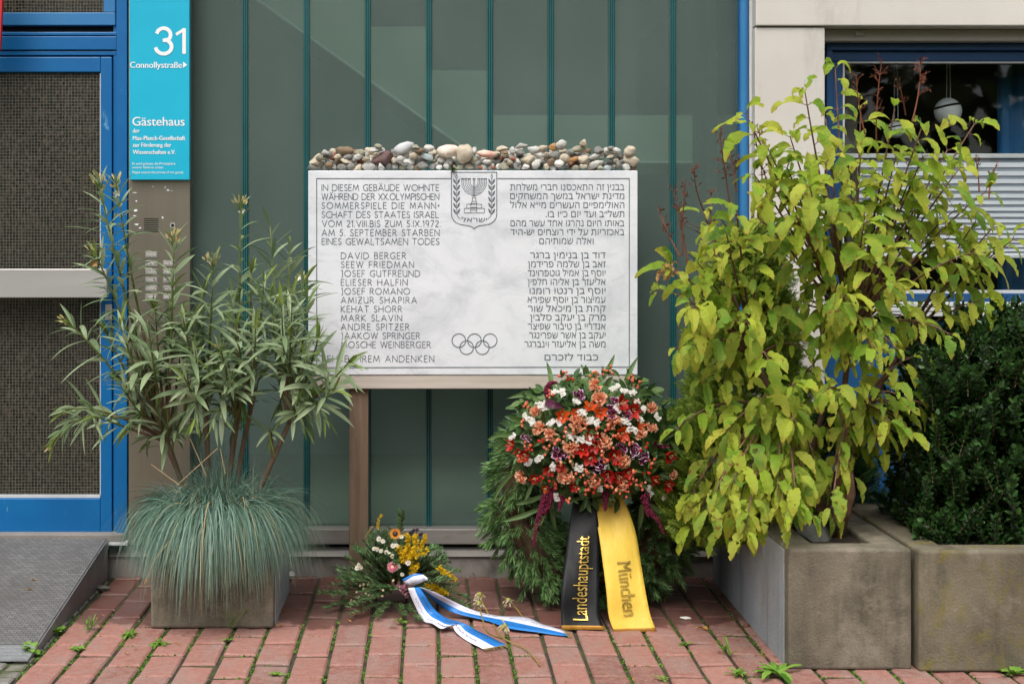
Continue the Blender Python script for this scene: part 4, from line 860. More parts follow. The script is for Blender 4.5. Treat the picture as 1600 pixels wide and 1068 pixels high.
ST = [(1305, 108), (1258, 145), (1165, 178), (1235, 215), (1290, 185), (1345, 172), (1398, 170), (1440, 200), (1522, 195), (1480, 235), (1345, 235), (1400, 245), (1290, 255), (1235, 275), (1540, 300), (1582, 375), (1555, 400), (1490, 330), (1440, 300), (1100, 335), (1135, 365), (1185, 340), (1240, 330), (1300, 320), (1360, 310), (1420, 345),
      (1050, 418), (1032, 452), (1090, 410), (1130, 440), (1180, 420), (1230, 400), (1285, 400), (1335, 385), (1390, 405), (1445, 395), (1505, 420), (1470, 450), (1530, 470), (1480, 520), (1425, 500), (1370, 470), (1310, 470), (1255, 470), (1200, 480), (1150, 500), (1105, 500), (1060, 545), (1100, 590), (1150, 580), (1200, 560), (1255, 545), (1310, 540), (1365, 545), (1420, 560), (1462, 595), (1400, 615),
      (1345, 605), (1290, 610), (1235, 610), (1190, 625), (1455, 640), (1060, 668), (1100, 668), (1140, 670), (1185, 660), (1240, 655), (1290, 660), (1340, 660), (1385, 655), (1215, 700), (1265, 700), (1320, 700), (1370, 690), (1140, 720), (1180, 740), (1230, 750), (1275, 745), (1165, 780), (1125, 775), (1200, 775), (1255, 770), (1330, 740)]
ST += [(1300 + 235 * math.cos(a) * k, 470 + 270 * math.sin(a) * k) for a, k in [(rr(0, 6.283), math.sqrt(rr(0, 1))) for _ in range(8)]]
ST += [(rr(1075, 1330), rr(640, 830)) for _ in range(18)] + [(rr(1340, 1450), rr(620, 745)) for _ in range(4)] + [(rr(1040, 1180), rr(400, 560)) for _ in range(3)]
tw_, fo, sp = MB(), MB(), MB()
base = [V(1.37, 5.22, .34), V(1.44, 5.05, .34)]
mains = []
for b, (u, v, Y) in ((base[0], (1230, 640, 5.15)), (base[0], (1300, 600, 5.3)), (base[1], (1340, 640, 5.05)), (base[1], (1400, 560, 5.2)), (base[0], (1180, 560, 5.2)), (base[1], (1330, 520, 5.1))):
    e = P(u, v, Y); c = b.lerp(e, .5) + V((b.x - e.x) * .35, 0, .02); pts = [bez(b, c, e, i / 8) for i in range(9)]
    tw_.tube(pts, .017, .009, 8); mains.append(e)
tw_.tube([V(1.44, 5.05, .34), P(1330, 770, 5.0), P(1322, 700, 5.0)], .02, .014, 8); tw_.tube([V(1.36, 5.2, .34), P(1285, 800, 5.1), P(1255, 715, 5.1), P(1225, 650, 5.12)], .021, .012, 8)
ST += [(1250, 470), (1285, 520), (1320, 560), (1270, 570), (1310, 620), (1240, 600), (1300, 490), (1330, 640), (1340, 500)]
ST += [(1350, 350), (1375, 400), (1340, 430), (1395, 440), (1365, 500), (1410, 470)]
ST += [(1200, 232), (1230, 262), (1265, 292), (1208, 292), (1178, 272), (1290, 292), (1250, 342), (1222, 352), (1300, 362), (1272, 382), (1312, 402), (1288, 432), (1318, 462), (1298, 480), (1335, 300), (1150, 320), (1330, 540)]
ST += [(1500, 262), (1460, 285), (1525, 345), (1420, 285), (1380, 295), (1552, 355), (1482, 372), (1520, 395), (1442, 245), (1400, 330)]
LOW = [(1110, 790), (1150, 805), (1165, 825), (1195, 800), (1225, 805), (1245, 785), (1265, 800), (1300, 790), (1140, 770), (1215, 775)]
for (u, v) in ST + LOW:
    r_ = math.hypot((u - 1300) / 300, (v - 450) / 370); Y = 4.72 + .28 * r_ ** 2 + rr(0, .5) * max(0, 1 - r_ * .6)
    if (u, v) in LOW: Y = 4.72 + rr(0, .12)
    tip = P(u, v, Y); st = min(mains, key=lambda m_: (m_ - tip).length + max(0, m_.z - tip.z) * .6)
    L = (tip - st).length; ctrl = st.lerp(tip, .5) + V((tip.x - st.x) * .12, 0, .05 + .15 * abs(tip.x - st.x))
    pts = [bez(st, ctrl, tip, i / 10) for i in range(11)]; tw_.tube(pts, .0062, .0022, 6)
    n = 3 + (1 if L > .25 else 0) + (1 if L > .45 else 0); ang = rr(0, 3)
    for i in range(n):
        t = 1 - i * .055 / L
        if t < .12: break
        p = bez(st, ctrl, tip, t); d = (bez(st, ctrl, tip, t) - bez(st, ctrl, tip, t - .04)).normalized(); sd, upv = ortho(d); ang += 1.57
        for k in (0, 1) if i else (0, 1, 2):
            if R.random() < .12: continue
            q = ang + k * math.pi + rr(-.5, .5); rd = sd * math.cos(q) + upv * math.sin(q)
            dr = (d * (.9 if i == 0 else .5) + rd * .9 + V(0, -.3, -.15)).normalized(); pet = p + dr * .018; tw_.tube([p, pet], .0015, .0013, 4, cap=False)
            ln = (rr(.05, .10) if R.random() < .4 else rr(.085, .15)) * (.75 if i == 0 else 1)
            up_ = (V(0, -.6, 1) + rv() * .35).normalized()
            fo.leaf(pet, dr, up_, ln, ln * rr(.42, .58), 'ovate', rr(.9, 3.6), rr(-.05, .35), 11, .08, rr(.01, .09), bite=.10)
tw_.build('stem', MT['shrubstem'], sh, smooth=True); fo.build('foliage', MT['lime'], sh)
def stalk(a, b, n, spread):
    mb = MB(); c = a.lerp(b, .5) + V(rr(-.02, .02), 0, 0); pts = [bez(a, c, b, i / 8) for i in range(9)]; mb.tube(pts, .003, .0014, 5)
    for i in range(n):
        t = rr(.35, 1); p = bez(a, c, b, t); d = (V(rr(-1, 1), rr(-1, 1), rr(.2, 1.4))).normalized(); e = p + d * rr(.4, 1) * spread; mb.tube([p, e], .0013, .0008, 4)
        for _ in range(4):
            q = p.lerp(e, rr(.3, 1)); mb.leaf(q, (d + rv() * .9).normalized(), rv(), rr(.006, .017), rr(.003, .006), 'lance', .2, .3, 2)
    mb.build('dry_flower_stalk', MT['redstalk'], sh)
for (u0, v0, u1, v1, n, s_) in ((1370, 240, 1378, 95, 16, .05), (1352, 210, 1338, 118, 12, .04), (1425, 190, 1438, 95, 18, .05), (1415, 180, 1405, 130, 8, .035), (1190, 320, 1186, 205, 14, .035), (1175, 190, 1205, 300, 10, .03), (1142, 330, 1124, 208, 18, .045), (1150, 300, 1140, 240, 14, .045), (1075, 420, 1048, 290, 16, .03), (1062, 400, 1028, 325, 12, .03), (1100, 330, 1085, 262, 12, .03), (1066, 400, 1072, 280, 14, .03), (1118, 400, 1112, 300, 10, .025), (1545, 310, 1560, 250, 6, .03), (1530, 300, 1524, 245, 6, .025)):
    stalk(P(u0, v0, 5.05), P(u1, v1, 5.05 + rr(-.1, .1)), n, s_)
mb = MB()
for i in range(14): mb.leaf(P(1036 + rr(-14, 14), 420 + rr(-8, 6), 5.0 + rr(-.03, .03)), rv(), rv(), rr(.03, .055), .018, 'ovate', 1.8, .3, 5, 0, .25)
mb.build('withered_leaves', MT['deadpetal'], sh)

MT['thuja'] = leafm('thuja_scale', [hx('#6b8a30'), hx('#86a038'), hx('#9db045'), hx('#5c7c30'), hx('#aab855')], trans=.45, rough=.6)
MT['thujadark'] = surf('thuja_twig', hx('#3d3323'), hx('#544530'), 20, .9, bmp=0)
th = thing('thuja', 'feathery yellow-green thuja squeezed between shrub and green glass wall', 'conifer', (1.19, 5.5, .0))
fo, tw_ = MB(), MB()
tw_.tube([V(1.27, 5.6, .34), V(1.20, 5.52, .9), V(1.26, 5.55, 1.55)], .02, .005, 7)
def spray(mb, p, d, n, s, lv=0):
    sd = d.cross(n).normalized(); L = s; k = 7 if lv == 0 else 4
    mb.leaf(p, d, n, L, .0038, 'blade', .1, 0, 2)
    for i in range(k):
        t = (i + .6) / k
        for sg in (-1, 1):
            dd = (d * .75 + sd * sg * .7 + n * rr(-.12, .12)).normalized(); q = p + d * L * t
            if lv == 0: spray(mb, q, dd, n, L * .42 * (1.15 - t * .7), 1)
            else: mb.leaf(q, dd, n, L * .42, .0042, 'lance', 0, 0, 2)
for i in range(1900):
    z = rr(.30, 1.46); h = (z - .30) / 1.16; wdt = .29 * (1 - h) ** .6 + .03; a = rr(math.pi * .75, math.pi * 2.2)
    r_ = wdt * rr(.6, 1.0) * (1 + .25 * noise.noise(V(math.cos(a) * 3, z * 5, 3)))
    p = V(1.185 + .06 * h + math.cos(a) * r_, 5.48 + .06 * h + math.sin(a) * r_ * .85, z); d = V(math.cos(a), math.sin(a), rr(.2, 1.0)).normalized()
    spray(fo, p - d * .05, d, (rv() + V(0, -.4, .3)).normalized(), rr(.07, .12))
for i in range(60):
    z = rr(.4, 1.45); a = rr(0, 6.28); p = V(1.2, 5.54, z); tw_.tube([p, p + V(math.cos(a) * .2, math.sin(a) * .16, .1) * (1.35 - h * .4)], .004, .0015, 4)
fo.build('foliage', MT['thuja'], th); tw_.build('trunk', MT['thujadark'], th)

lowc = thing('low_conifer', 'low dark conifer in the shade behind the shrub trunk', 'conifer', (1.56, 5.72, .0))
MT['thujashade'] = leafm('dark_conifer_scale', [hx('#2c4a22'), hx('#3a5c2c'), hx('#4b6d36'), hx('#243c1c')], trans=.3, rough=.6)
fo, tw_ = MB(), MB(); tw_.tube([V(1.56, 5.72, .34), V(1.58, 5.72, .66)], .014, .004, 6)
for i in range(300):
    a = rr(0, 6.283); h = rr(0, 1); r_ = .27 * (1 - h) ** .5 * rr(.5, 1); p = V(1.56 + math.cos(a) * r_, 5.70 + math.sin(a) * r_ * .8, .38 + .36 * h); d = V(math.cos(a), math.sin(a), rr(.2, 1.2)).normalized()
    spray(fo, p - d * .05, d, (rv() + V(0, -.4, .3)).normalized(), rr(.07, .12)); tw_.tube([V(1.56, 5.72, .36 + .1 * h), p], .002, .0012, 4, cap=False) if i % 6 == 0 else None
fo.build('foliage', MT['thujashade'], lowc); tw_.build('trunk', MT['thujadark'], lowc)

MT['box'] = leafm('boxwood_leaf', [hx('#223e1a'), hx('#2e4e22'), hx('#3c602c'), hx('#1b3214'), hx('#4c7034')], trans=.15, rough=.35, sheen=.5)
bx_ = thing('boxwood', 'dense dark green boxwood with small glossy leaves, in the mossy concrete planter', 'shrub', (2.0, 5.15, .36))
fo, tw_ = MB(), MB()
def boxr(x, z):                                     # outline of the bush as seen from the front
    return 1
shoots = []
for i in range(1900):
    z = rr(.34, 1.17); h = (z - .34) / .83; x = rr(1.70, 2.5)
    top = 1.02 + .16 * min(1, max(0, (x - 1.72) / .32)) + .05 * noise.noise(V(x * 7, 0, 0))
    left = 1.68 + .10 * noise.noise(V(z * 6, 2, 0)) + (.12 * max(0, h - .55) if True else 0)
    if z > top or x < left: continue
    shoots.append((x, rr(4.86, 5.42), z))
for (x, y, z) in shoots:
    d = V(rr(-.5, .5) - (.3 if x < 1.8 else 0), rr(-.9, .1), rr(.35, 1.1)).normalized(); sd, upv = ortho(d); p0 = V(x, y, z); tw_.tube([p0 - d * .07, p0 + d * .06], .002, .0012, 4)
    for i in range(8):
        p = p0 + d * (.0155 * i - .06)
        for k in range(3):
            q = i * 1.2 + k * 2.1 + rr(-.3, .3); rd = sd * math.cos(q) + upv * math.sin(q); el = 1.15 - .09 * i
            dr = (d * math.cos(el) + rd * math.sin(el)).normalized(); fo.leaf(p, dr, d, rr(.022, .034), rr(.013, .018), 'round', .25, .12, 3)
for i in range(9): 
    x = 1.78 + i * .08; tw_.tube([V(2.0 + (x - 2.0) * .3, 5.15, .34), V(x, 5.1, 1.0)], .009, .003, 6)
fo.build('foliage', MT['box'], bx_); tw_.build('stem', MT['bark'], bx_)

# ------------------------------------------------------------------ the wreath
MT['pine'] = leafm('pine_needle', [hx('#466a36'), hx('#588044'), hx('#6e9456'), hx('#86a86a'), hx('#507242')], trans=.15, rough=.45)
MT['fir'] = leafm('fir_needle', [hx('#3c5c34'), hx('#4e7240'), hx('#628650'), hx('#7a9a68')], trans=.15, rough=.45)
MT['twig'] = surf('conifer_twig', hx('#4a3a28'), hx('#63503a'), 30, .9, bmp=0)
MT['stalkgreen'] = leafm('green_stalk', [hx('#4c5f2c'), hx('#5d7038')], trans=.1)
MT['flleaf'] = leafm('bouquet_leaf', [hx('#2d4a22'), hx('#41602e'), hx('#57743c'), hx('#6f8550')], trans=.25, rough=.45)
MT['lance'] = leafm('lance_leaf', [hx('#3f5a30'), hx('#56713f'), hx('#6f8850')], trans=.25)
MT['carn'] = leafm('salmon_carnation', [hx('#e88a64'), hx('#ee9e78'), hx('#f0b08a'), hx('#e68a78')], tip=hx('#f4d6b0'), tlo=.72, thi=1.0, tamt=.8, trans=.35)
MT['dian'] = leafm('purple_white_dianthus', [hx('#6d1a48'), hx('#86285c'), hx('#96346a')], tip=hx('#ecd9e4'), tlo=.86, thi=.96, trans=.2)
MT['redlily'] = leafm('red_lily_petal', [hx('#8d0d10'), hx('#ab1613'), hx('#c02a18'), hx('#9c1014')], trans=.25, rough=.45)
MT['orlily'] = leafm('orange_lily_petal', [hx('#b93a10'), hx('#cf4a16'), hx('#d8601e')], trans=.3, rough=.45)
MT['stat'] = leafm('white_statice', [hx('#dddad0'), hx('#e6e3da'), hx('#d2cebf')], trans=.3)
MT['berry'] = leafm('coral_berry', [hx('#c9644a'), hx('#d67c5e'), hx('#c9543f'), hx('#de9a74')], trans=0, rough=.3)
MT['redberry'] = leafm('red_berry', [hx('#a81a14'), hx('#bd2a1e')], trans=0, rough=.25)
MT['amar'] = leafm('amaranth', [hx('#4d0f25'), hx('#641633'), hx('#7a1f3f')], trans=.1, rough=.7)
MT['darkpurple'] = leafm('dark_purple_leaf', [hx('#4a1c30'), hx('#5a2540')], trans=.2, rough=.5)
MT['blackrib'] = surf('black_ribbon', hx('#0b0b0c'), hx('#101011'), 3, .5, spec=.25, bmp=.35, bscale=14, stretch=(1, 1, .4), bdist=.01)
MT['yelrib'] = surf('yellow_ribbon', hx('#d9b440'), hx('#e2bf52'), 3, .48, bmp=.45, bscale=16, stretch=(1, 1, .5), bdist=.015, spec=.3)
MT['gold'] = surf('gold_foil', hx('#c79c3c'), hx('#d8b968'), 60, .25, .85, bmp=.3, bscale=200)
MT['hem'] = surf('gold_hem', hx('#a8782c'), hx('#b98a3c'), 40, .45, .4, bmp=.2)
def face_dir(): return V(0, -1, .12)
wr_ = thing('wreath', 'large pine funeral wreath with red and orange flowers, leaning on the memorial', 'wreath', (X(921, 5.7), 5.62, 0), 'flowers laid at the memorial')
WC, tilt, R1, R2 = P(925, 782, 5.7), rad(14), .30, .10
ex, ez = V(1, 0, 0), V(0, math.sin(tilt), math.cos(tilt)); ny = V(0, -math.cos(tilt), math.sin(tilt))
rg, tg, cr = MB(), MB(), MB()
ring = [WC + ex * (R1 * math.cos(a)) + ez * (R1 * math.sin(a)) for a in [2 * math.pi * i / 40 for i in range(41)]]
tg.tube(ring, R2 * .62, n=9)
for i in range(950):
    a = rr(0, 2 * math.pi); b = rr(-2.6, 2.6); rad_d = ex * math.cos(a) + ez * math.sin(a); tan = -ex * math.sin(a) + ez * math.cos(a)
    if tan.z > 0 and R.random() < .65: tan = -tan
    nn = (ny * math.cos(b) + rad_d * math.sin(b)).normalized(); p = WC + rad_d * R1 + nn * R2 * rr(.5, .9)
    d = (tan * rr(.2, .8) + nn * rr(.7, 1.2) + V(0, 0, rr(-.35, .1)) + rv() * .25).normalized(); L = rr(.06, .105)
    if p.z + d.z * L < .02: d.z = abs(d.z) * .2; d.normalize(); p.z = max(p.z, .03)
    tg.tube([p, p + d * L], .0025, .0016, 4, cap=False); sd, upv = ortho(d)
    for k in range(46):
        t = rr(.25, 1.02); q = rr(0, 6.28); el = rr(.35, .75) * (1.1 - .5 * t)
        dd = (d * math.cos(el) + (sd * math.cos(q) + upv * math.sin(q)) * math.sin(el)).normalized(); rg.needle(p + d * L * t, dd, rr(.028, .046), .003)
rg.build('needles', MT['pine'], wr_); tg.build('ring', MT['twig'], wr_)
FZ = 3.954
def dome(x, y, extra=0.0):                             # a spot on the flower dome from a measured point
    u, v = 750 + x / FZ, 560 + y / FZ
    q = ((u - 926) / 165) ** 2 + ((v - 690) / 132) ** 2
    Y = 5.47 - .19 * math.sqrt(max(0, 1 - q)) - extra; p = P(u, v, Y)
    nrm = V((u - 926) / 165 * .9, -math.sqrt(max(.08, 1 - q)) - .15, -(v - 690) / 132 * .8 + .25).normalized()
    return p, nrm
def px2m(r): return r / FZ * 5.4 / F
core = MB(); core.ball(P(926, 690, 5.52), .26, 0, 18, 12, (1.18, .72, .92))
for i in range(650):
    a, k = rr(0, 6.28), rr(0, 1) ** .5; p, n = dome(700 + 520 * k * math.cos(a), 490 + 400 * k * math.sin(a), -.05)
    core.leaf(p, (n * .5 + rv() * .8).normalized(), n, rr(.04, .075), rr(.014, .028), 'lance', .4, .15, 4, m=1)
core.build('leaf_bed', [MT['fir'], MT['flleaf']], wr_)
def carnation(name, x, y, r, mat, par, loc=None, petals=46):
    p, n = loc if loc else dome(x, y, .015); r = px2m(r) * 1.16 if not loc else r; mb = MB(); c = p - n * r * .45
    for i in range(petals):
        d = (n * rr(.25, 1.3) + rv()).normalized()
        if d.dot(n) < .12: continue
        mb.leaf(c + d * r * .25, d, rv(), r * rr(.7, .95), r * rr(.45, .75), 'fan', .1, .2, 5, .22, .12)
    mb.leaf(c - n * r * .2, -n, rv(), r * 1.0, r * .5, 'round', 0, .4, 3, m=1)
    return mb.build(name, [mat, MT['stalkgreen']], par)
for q in [(738, 248, 45), (715, 165, 45), (605, 395, 48), (440, 470, 42), (825, 390, 45), (765, 515, 46), (560, 540, 48), (365, 430, 40), (340, 325, 34), (880, 630, 45), (530, 730, 45), (700, 755, 42), (870, 775, 42), (255, 730, 38), (1065, 300, 33), (1065, 425, 33), (995, 460, 36), (1195, 720, 28)]: carnation('carnation', *q, MT['carn'], wr_)
for q in [(600, 225, 38), (815, 335, 46), (915, 350, 30), (490, 590, 46), (735, 655, 50), (960, 575, 42), (1005, 605, 40), (875, 550, 34), (830, 260, 28), (285, 490, 36)]: carnation('dianthus', *q, MT['dian'], wr_, petals=30)
def lily(x, y, r, mat, par=None, loc=None):
    p, n = loc if loc else dome(x, y, .02); r = px2m(r) * 1.38 if not loc else r
    n = (n + rv() * .35).normalized(); s_, u_ = ortho(n); mb = MB(); a0 = rr(0, 6)
    for k in range(6):
        a = a0 + k * 1.047; mb.leaf(p - n * r * .5, (n * .9 + (s_ * math.cos(a) + u_ * math.sin(a)) * .9).normalized(), n, r * 1.15, r * .62, 'ovate' if k % 2 else 'round', -.0 + .5, .12, 6, 0, .06)
    for k in range(4): mb.tube([p - n * r * .4, p + n * r * .35 + rv() * r * .2], .0012, .0012, 4, m=1)
    return mb.build('lily_flower', [mat, MT['bud']], par or wr_)
for x, y, r in [(630, 560, 44), (680, 610, 46), (710, 535, 42), (830, 590, 44), (875, 275, 48), (945, 320, 46), (960, 270, 30), (195, 530, 38), (285, 595, 38), (245, 575, 30), (425, 690, 36), (340, 735, 38), (790, 715, 46), (850, 725, 46), (920, 700, 36), (1080, 745, 40), (1160, 780, 40), (1170, 600, 44), (500, 660, 32), (585, 790, 30), (690, 465, 40), (900, 760, 34)]: lily(x, y, r, MT['redlily'])
for x, y, r in [(880, 460, 46), (745, 330, 40), (680, 295, 36), (510, 350, 40), (410, 800, 30), (265, 610, 28), (990, 400, 30), (590, 330, 28)]: lily(x, y, r, MT['orlily'])
def statice(x, y, r, par=None, loc=None, ax=None):
    p, n = loc if loc else dome(x, y, .02); r = px2m(r) * .82 if not loc else r; mb = MB(); s_, u_ = ortho(n)
    ln = rr(1.0, 1.6); a = rr(0, 3.14) if ax is None else ax
    for i in range(26):
        e = s_ * math.cos(a) + u_ * math.sin(a); f = e.cross(n)
        q = p + e * rr(-1, 1) * r * ln * .7 + f * rr(-1, 1) * r * .55 + n * rr(-.2, .25) * r
        for k in range(4):
            nn = (n + V(0, -.4, .3) + rv() * .45).normalized(); mb.leaf(q, nn.cross(rv()).normalized(), nn, rr(.005, .0078), .0068, 'round', 0, .1, 2)
    return mb.build('statice_sprig', MT['stat'], par or wr_)
for x, y, r in [(460, 205, 30), (510, 210, 30), (375, 285, 40), (400, 305, 26), (890, 200, 32), (945, 210, 36), (630, 330, 36), (680, 380, 36), (725, 390, 30), (850, 308, 38), (900, 390, 34), (940, 440, 38), (560, 475, 32), (620, 500, 40), (680, 500, 36), (610, 675, 42), (320, 385, 32), (285, 360, 26), (1095, 360, 34), (365, 615, 30), (300, 640, 26), (470, 855, 34), (1140, 855, 26), (1190, 865, 26), (1225, 880, 20), (1040, 800, 26), (1055, 835, 22), (450, 665, 28), (595, 265, 24), (970, 265, 28), (490, 390, 30), (440, 395, 26), (200, 480, 24), (1010, 310, 24), (820, 185, 24), (850, 170, 18), (740, 800, 22), (990, 375, 30)]: statice(x, y, r)
def berries(x, y, n=7, mat=None, par=None, loc=None, r=.0052):
    p, nn = loc if loc else dome(x, y, .03); mb = MB()
    for i in range(n):
        q = p + rv() * rr(.006, .024); mb.ball(q, r * rr(.85, 1.15), 0, 7, 5, (1, 1, 1.15)); mb.tube([p - nn * .02, q], .001, .001, 4, m=1)
    for i in range(3): mb.leaf(p - nn * .015, (rv() + nn * .4).normalized(), nn, .034, .017, 'ovate', .4, .2, 4, m=1)
    return mb.build('berry_sprig', [mat or MT['berry'], MT['flleaf']], par or wr_)
for i, (x, y) in enumerate([(500, 95), (760, 80), (800, 75), (555, 130), (930, 135), (970, 155), (700, 95), (290, 525), (310, 565), (480, 510), (590, 450), (810, 525), (715, 440), (460, 770), (960, 690), (1000, 790), (280, 295), (250, 400), (830, 655), (660, 765), (780, 640), (560, 875), (420, 560), (380, 500), (430, 230), (640, 430), (780, 430), (920, 520), (1020, 540), (650, 700), (730, 740), (600, 740), (480, 640), (700, 800), (840, 810), (900, 830), (960, 760), (540, 460), (1030, 690), (1060, 640), (640, 800), (780, 780), (220, 610), (380, 755), (560, 620), (850, 480), (760, 590)]): berries(x, y, 5, MT['redberry'] if i % 5 == 3 else MT['berry'])
def lance(pts, wd, par, mat, name='lance_leaf'):
    mb = MB(); c = curve(pts, 9); prev = None
    for i, p in enumerate(c):
        t = i / 9; d = (c[min(9, i + 1)] - c[max(0, i - 1)]).normalized(); s_ = d.cross(V(0, -1, .15)).normalized() * wd * .5 * max(.1, math.sin(math.pi * min(1, .2 + .8 * t)) ** .7)
        cur = (mb.vert(p - s_, t), mb.vert(p + V(0, .003, 0), t), mb.vert(p + s_, t))
        if prev: mb.face((prev[0], prev[1], cur[1], cur[0])); mb.face((prev[1], prev[2], cur[2], cur[1]))
        prev = cur
    return mb.build(name, mat, par)
D = lambda x, y, e=0.0: dome(x, y, e)[0]
def T(x, y, Y): return P(750 + x / FZ, 560 + y / FZ, Y)
for a, b, c in [((440, 190), (435, 100), (412, 20)), ((760, 120), (800, 50), (832, -25)), ((900, 140), (930, 70), (975, -10)), ((1000, 300), (1006, 220), (1002, 130)), ((1010, 215), (1080, 210), (1140, 198)), ((370, 260), (270, 225), (165, 245)), ((200, 470), (110, 475), (42, 502)), ((200, 510), (130, 555), (75, 590)), ((400, 575), (270, 590), (128, 572)), ((250, 650), (140, 770), (72, 895)), ((360, 930), (250, 975), (130, 1006)), ((380, 850), (300, 880), (215, 900)), ((440, 880), (450, 980), (470, 1066)), ((1000, 900), (995, 980), (980, 1066)), ((1050, 900), (1130, 960), (1212, 1012)), ((590, 790), (625, 840), (660, 885)), ((640, 270), (570, 205), (470, 150)), ((430, 630), (340, 670), (250, 700)), ((1000, 470), (950, 480), (890, 475)), ((1110, 370), (1180, 410), (1270, 450)), ((390, 960), (370, 1010), (310, 1066))]:
    lance([D(*a, .0), T(*b, 5.4), T(*c, 5.42)], .019, wr_, MT['lance'])
lance([D(405, 265, .03), D(455, 285, .05), D(512, 300, .03)], .03, wr_, MT['darkpurple'], 'purple_leaf'); lance([D(1070, 520), T(1110, 535, 5.36), T(1180, 545, 5.36)], .02, wr_, MT['amar'], 'purple_leaf')
def amaranth(pts):
    mb = MB(); c = curve(pts, 34); n = len(c)
    for i, p in enumerate(c):
        t = i / n
        for k in range(7): mb.ball(p + rv() * .012 * (1 - t * .75) , rr(.0035, .006) * (1 - t * .5), 0, 5, 3)
    mb.build('amaranth_tassel', MT['amar'], wr_)
for q in ([(430, 790), (410, 900), (360, 1010), (335, 1100), (335, 1150)], [(400, 850), (375, 930), (345, 1010)], [(1010, 860), (1050, 940), (1100, 1000), (1135, 1080)], [(420, 230), (415, 180), (440, 150), (470, 148)], [(500, 860), (490, 930)], [(775, 830), (775, 890), (773, 935)], [(1025, 850), (1030, 930), (1040, 970)], [(440, 830), (425, 900), (400, 960)]):
    amaranth([T(x, y, 5.33) for x, y in q])
# the two broad ribbons
def rib(left, right, name, mats, par, n=34, wave=.0055, hem=True):
    mb = MB()
    def even(c):                                       # equal steps along the length
        L = [0]
        for p, q in zip(c, c[1:]): L.append(L[-1] + (q - p).length)
        out = []; j = 0
        for i in range(n + 1):
            s_ = L[-1] * i / n
            while j < len(L) - 2 and L[j + 1] < s_: j += 1
            out.append(c[j].lerp(c[j + 1], (s_ - L[j]) / max(1e-9, L[j + 1] - L[j])))
        return out
    a, b = even(curve(left, 80)), even(curve(right, 80)); prev = None; m_ = 10; ph = rr(0, 6)
    grid = []
    for i in range(n + 1):
        t = i / n; row = []
        for j in range(m_ + 1):
            s_ = j / m_; p = a[i].lerp(b[i], s_); p = p + V(0, -1, .2) * wave * (math.sin(ph + s_ * 5 + t * 7) * (1 - t * .3) + 1.5 * noise.noise(V(p.x * 16 + ph, p.z * 9, ph)) * math.sin(math.pi * min(1, t * 1.02))); row.append(p)
        grid.append(row)
    ids = [[mb.vert(p, i / n) for p in r_] for i, r_ in enumerate(grid)]
    for i in range(n):
        for j in range(m_): mb.face((ids[i][j], ids[i][j + 1], ids[i + 1][j + 1], ids[i + 1][j]), 1 if hem and i >= n - 1 else 0)
    return mb.build(name, mats, par, smooth=True, solid=.0012), grid
def q3(lst, ys): return [P(u, v, y) for (u, v), y in zip(lst, ys)]
YR = [5.42, 5.38, 5.32, 5.26, 5.235, 5.21]
bl, gb = rib(q3([(897.3, 765), (890.8, 812), (882.9, 870), (876.5, 925), (876.3, 960), (878, 983)], YR), q3([(921, 765), (934, 810), (936.6, 870), (936.2, 935), (936.8, 962), (945.8, 983)], YR), 'black_ribbon', [MT['blackrib'], MT['hem']], wr_)
yl, gy = rib(q3([(936, 778), (932.7, 810), (939.3, 857), (947, 922), (951, 962), (960, 988)], YR), q3([(969, 765), (991.7, 826), (1002.2, 883), (1010, 930), (1016.6, 962), (1026, 986)], YR), 'yellow_ribbon', [MT['yelrib'], MT['hem']], wr_)
mb = MB(); mb.strip(q3([(921, 765), (927, 790), (934, 808)], [5.44, 5.42, 5.40]), q3([(938, 765), (938, 785), (938, 808)], [5.44, 5.42, 5.40]), n=6); mb.build('ribbon_loop', MT['yelrib'], wr_, solid=.0012)
def rib_text(key, grid, s0, s1, t0, t1, up, name, par):     # lettering that follows the ribbon; s across, t along
    vs, fs = FP[key]; xa = min(v[0] for v in vs); xb = max(v[0] for v in vs); n = len(grid) - 1; m_ = len(grid[0]) - 1; mb = MB()
    for vx, vy in vs:
        k = (vx - xa) / (xb - xa); h = vy / CAPH
        t = (t0 + (t1 - t0) * k) * n; s_ = (s0 + (s1 - s0) * h) * m_
        i = max(0, min(int(t), n - 1)); j = max(0, min(int(s_), m_ - 1)); a = t - i; b = s_ - j
        p = grid[i][j].lerp(grid[i][j + 1], b).lerp(grid[i + 1][j].lerp(grid[i + 1][j + 1], b), a)
        mb.vert(p + V(0, -.0068, .0015))
    for f in fs: mb.face(f)
    return mb.build(name, MT['gold'], par)
rib_text('black', gb, .68, .30, .93, .34, 1, 'lettering', bl)
rib_text('yellow', gy, .36, .72, .50, .88, 1, 'lettering', yl)

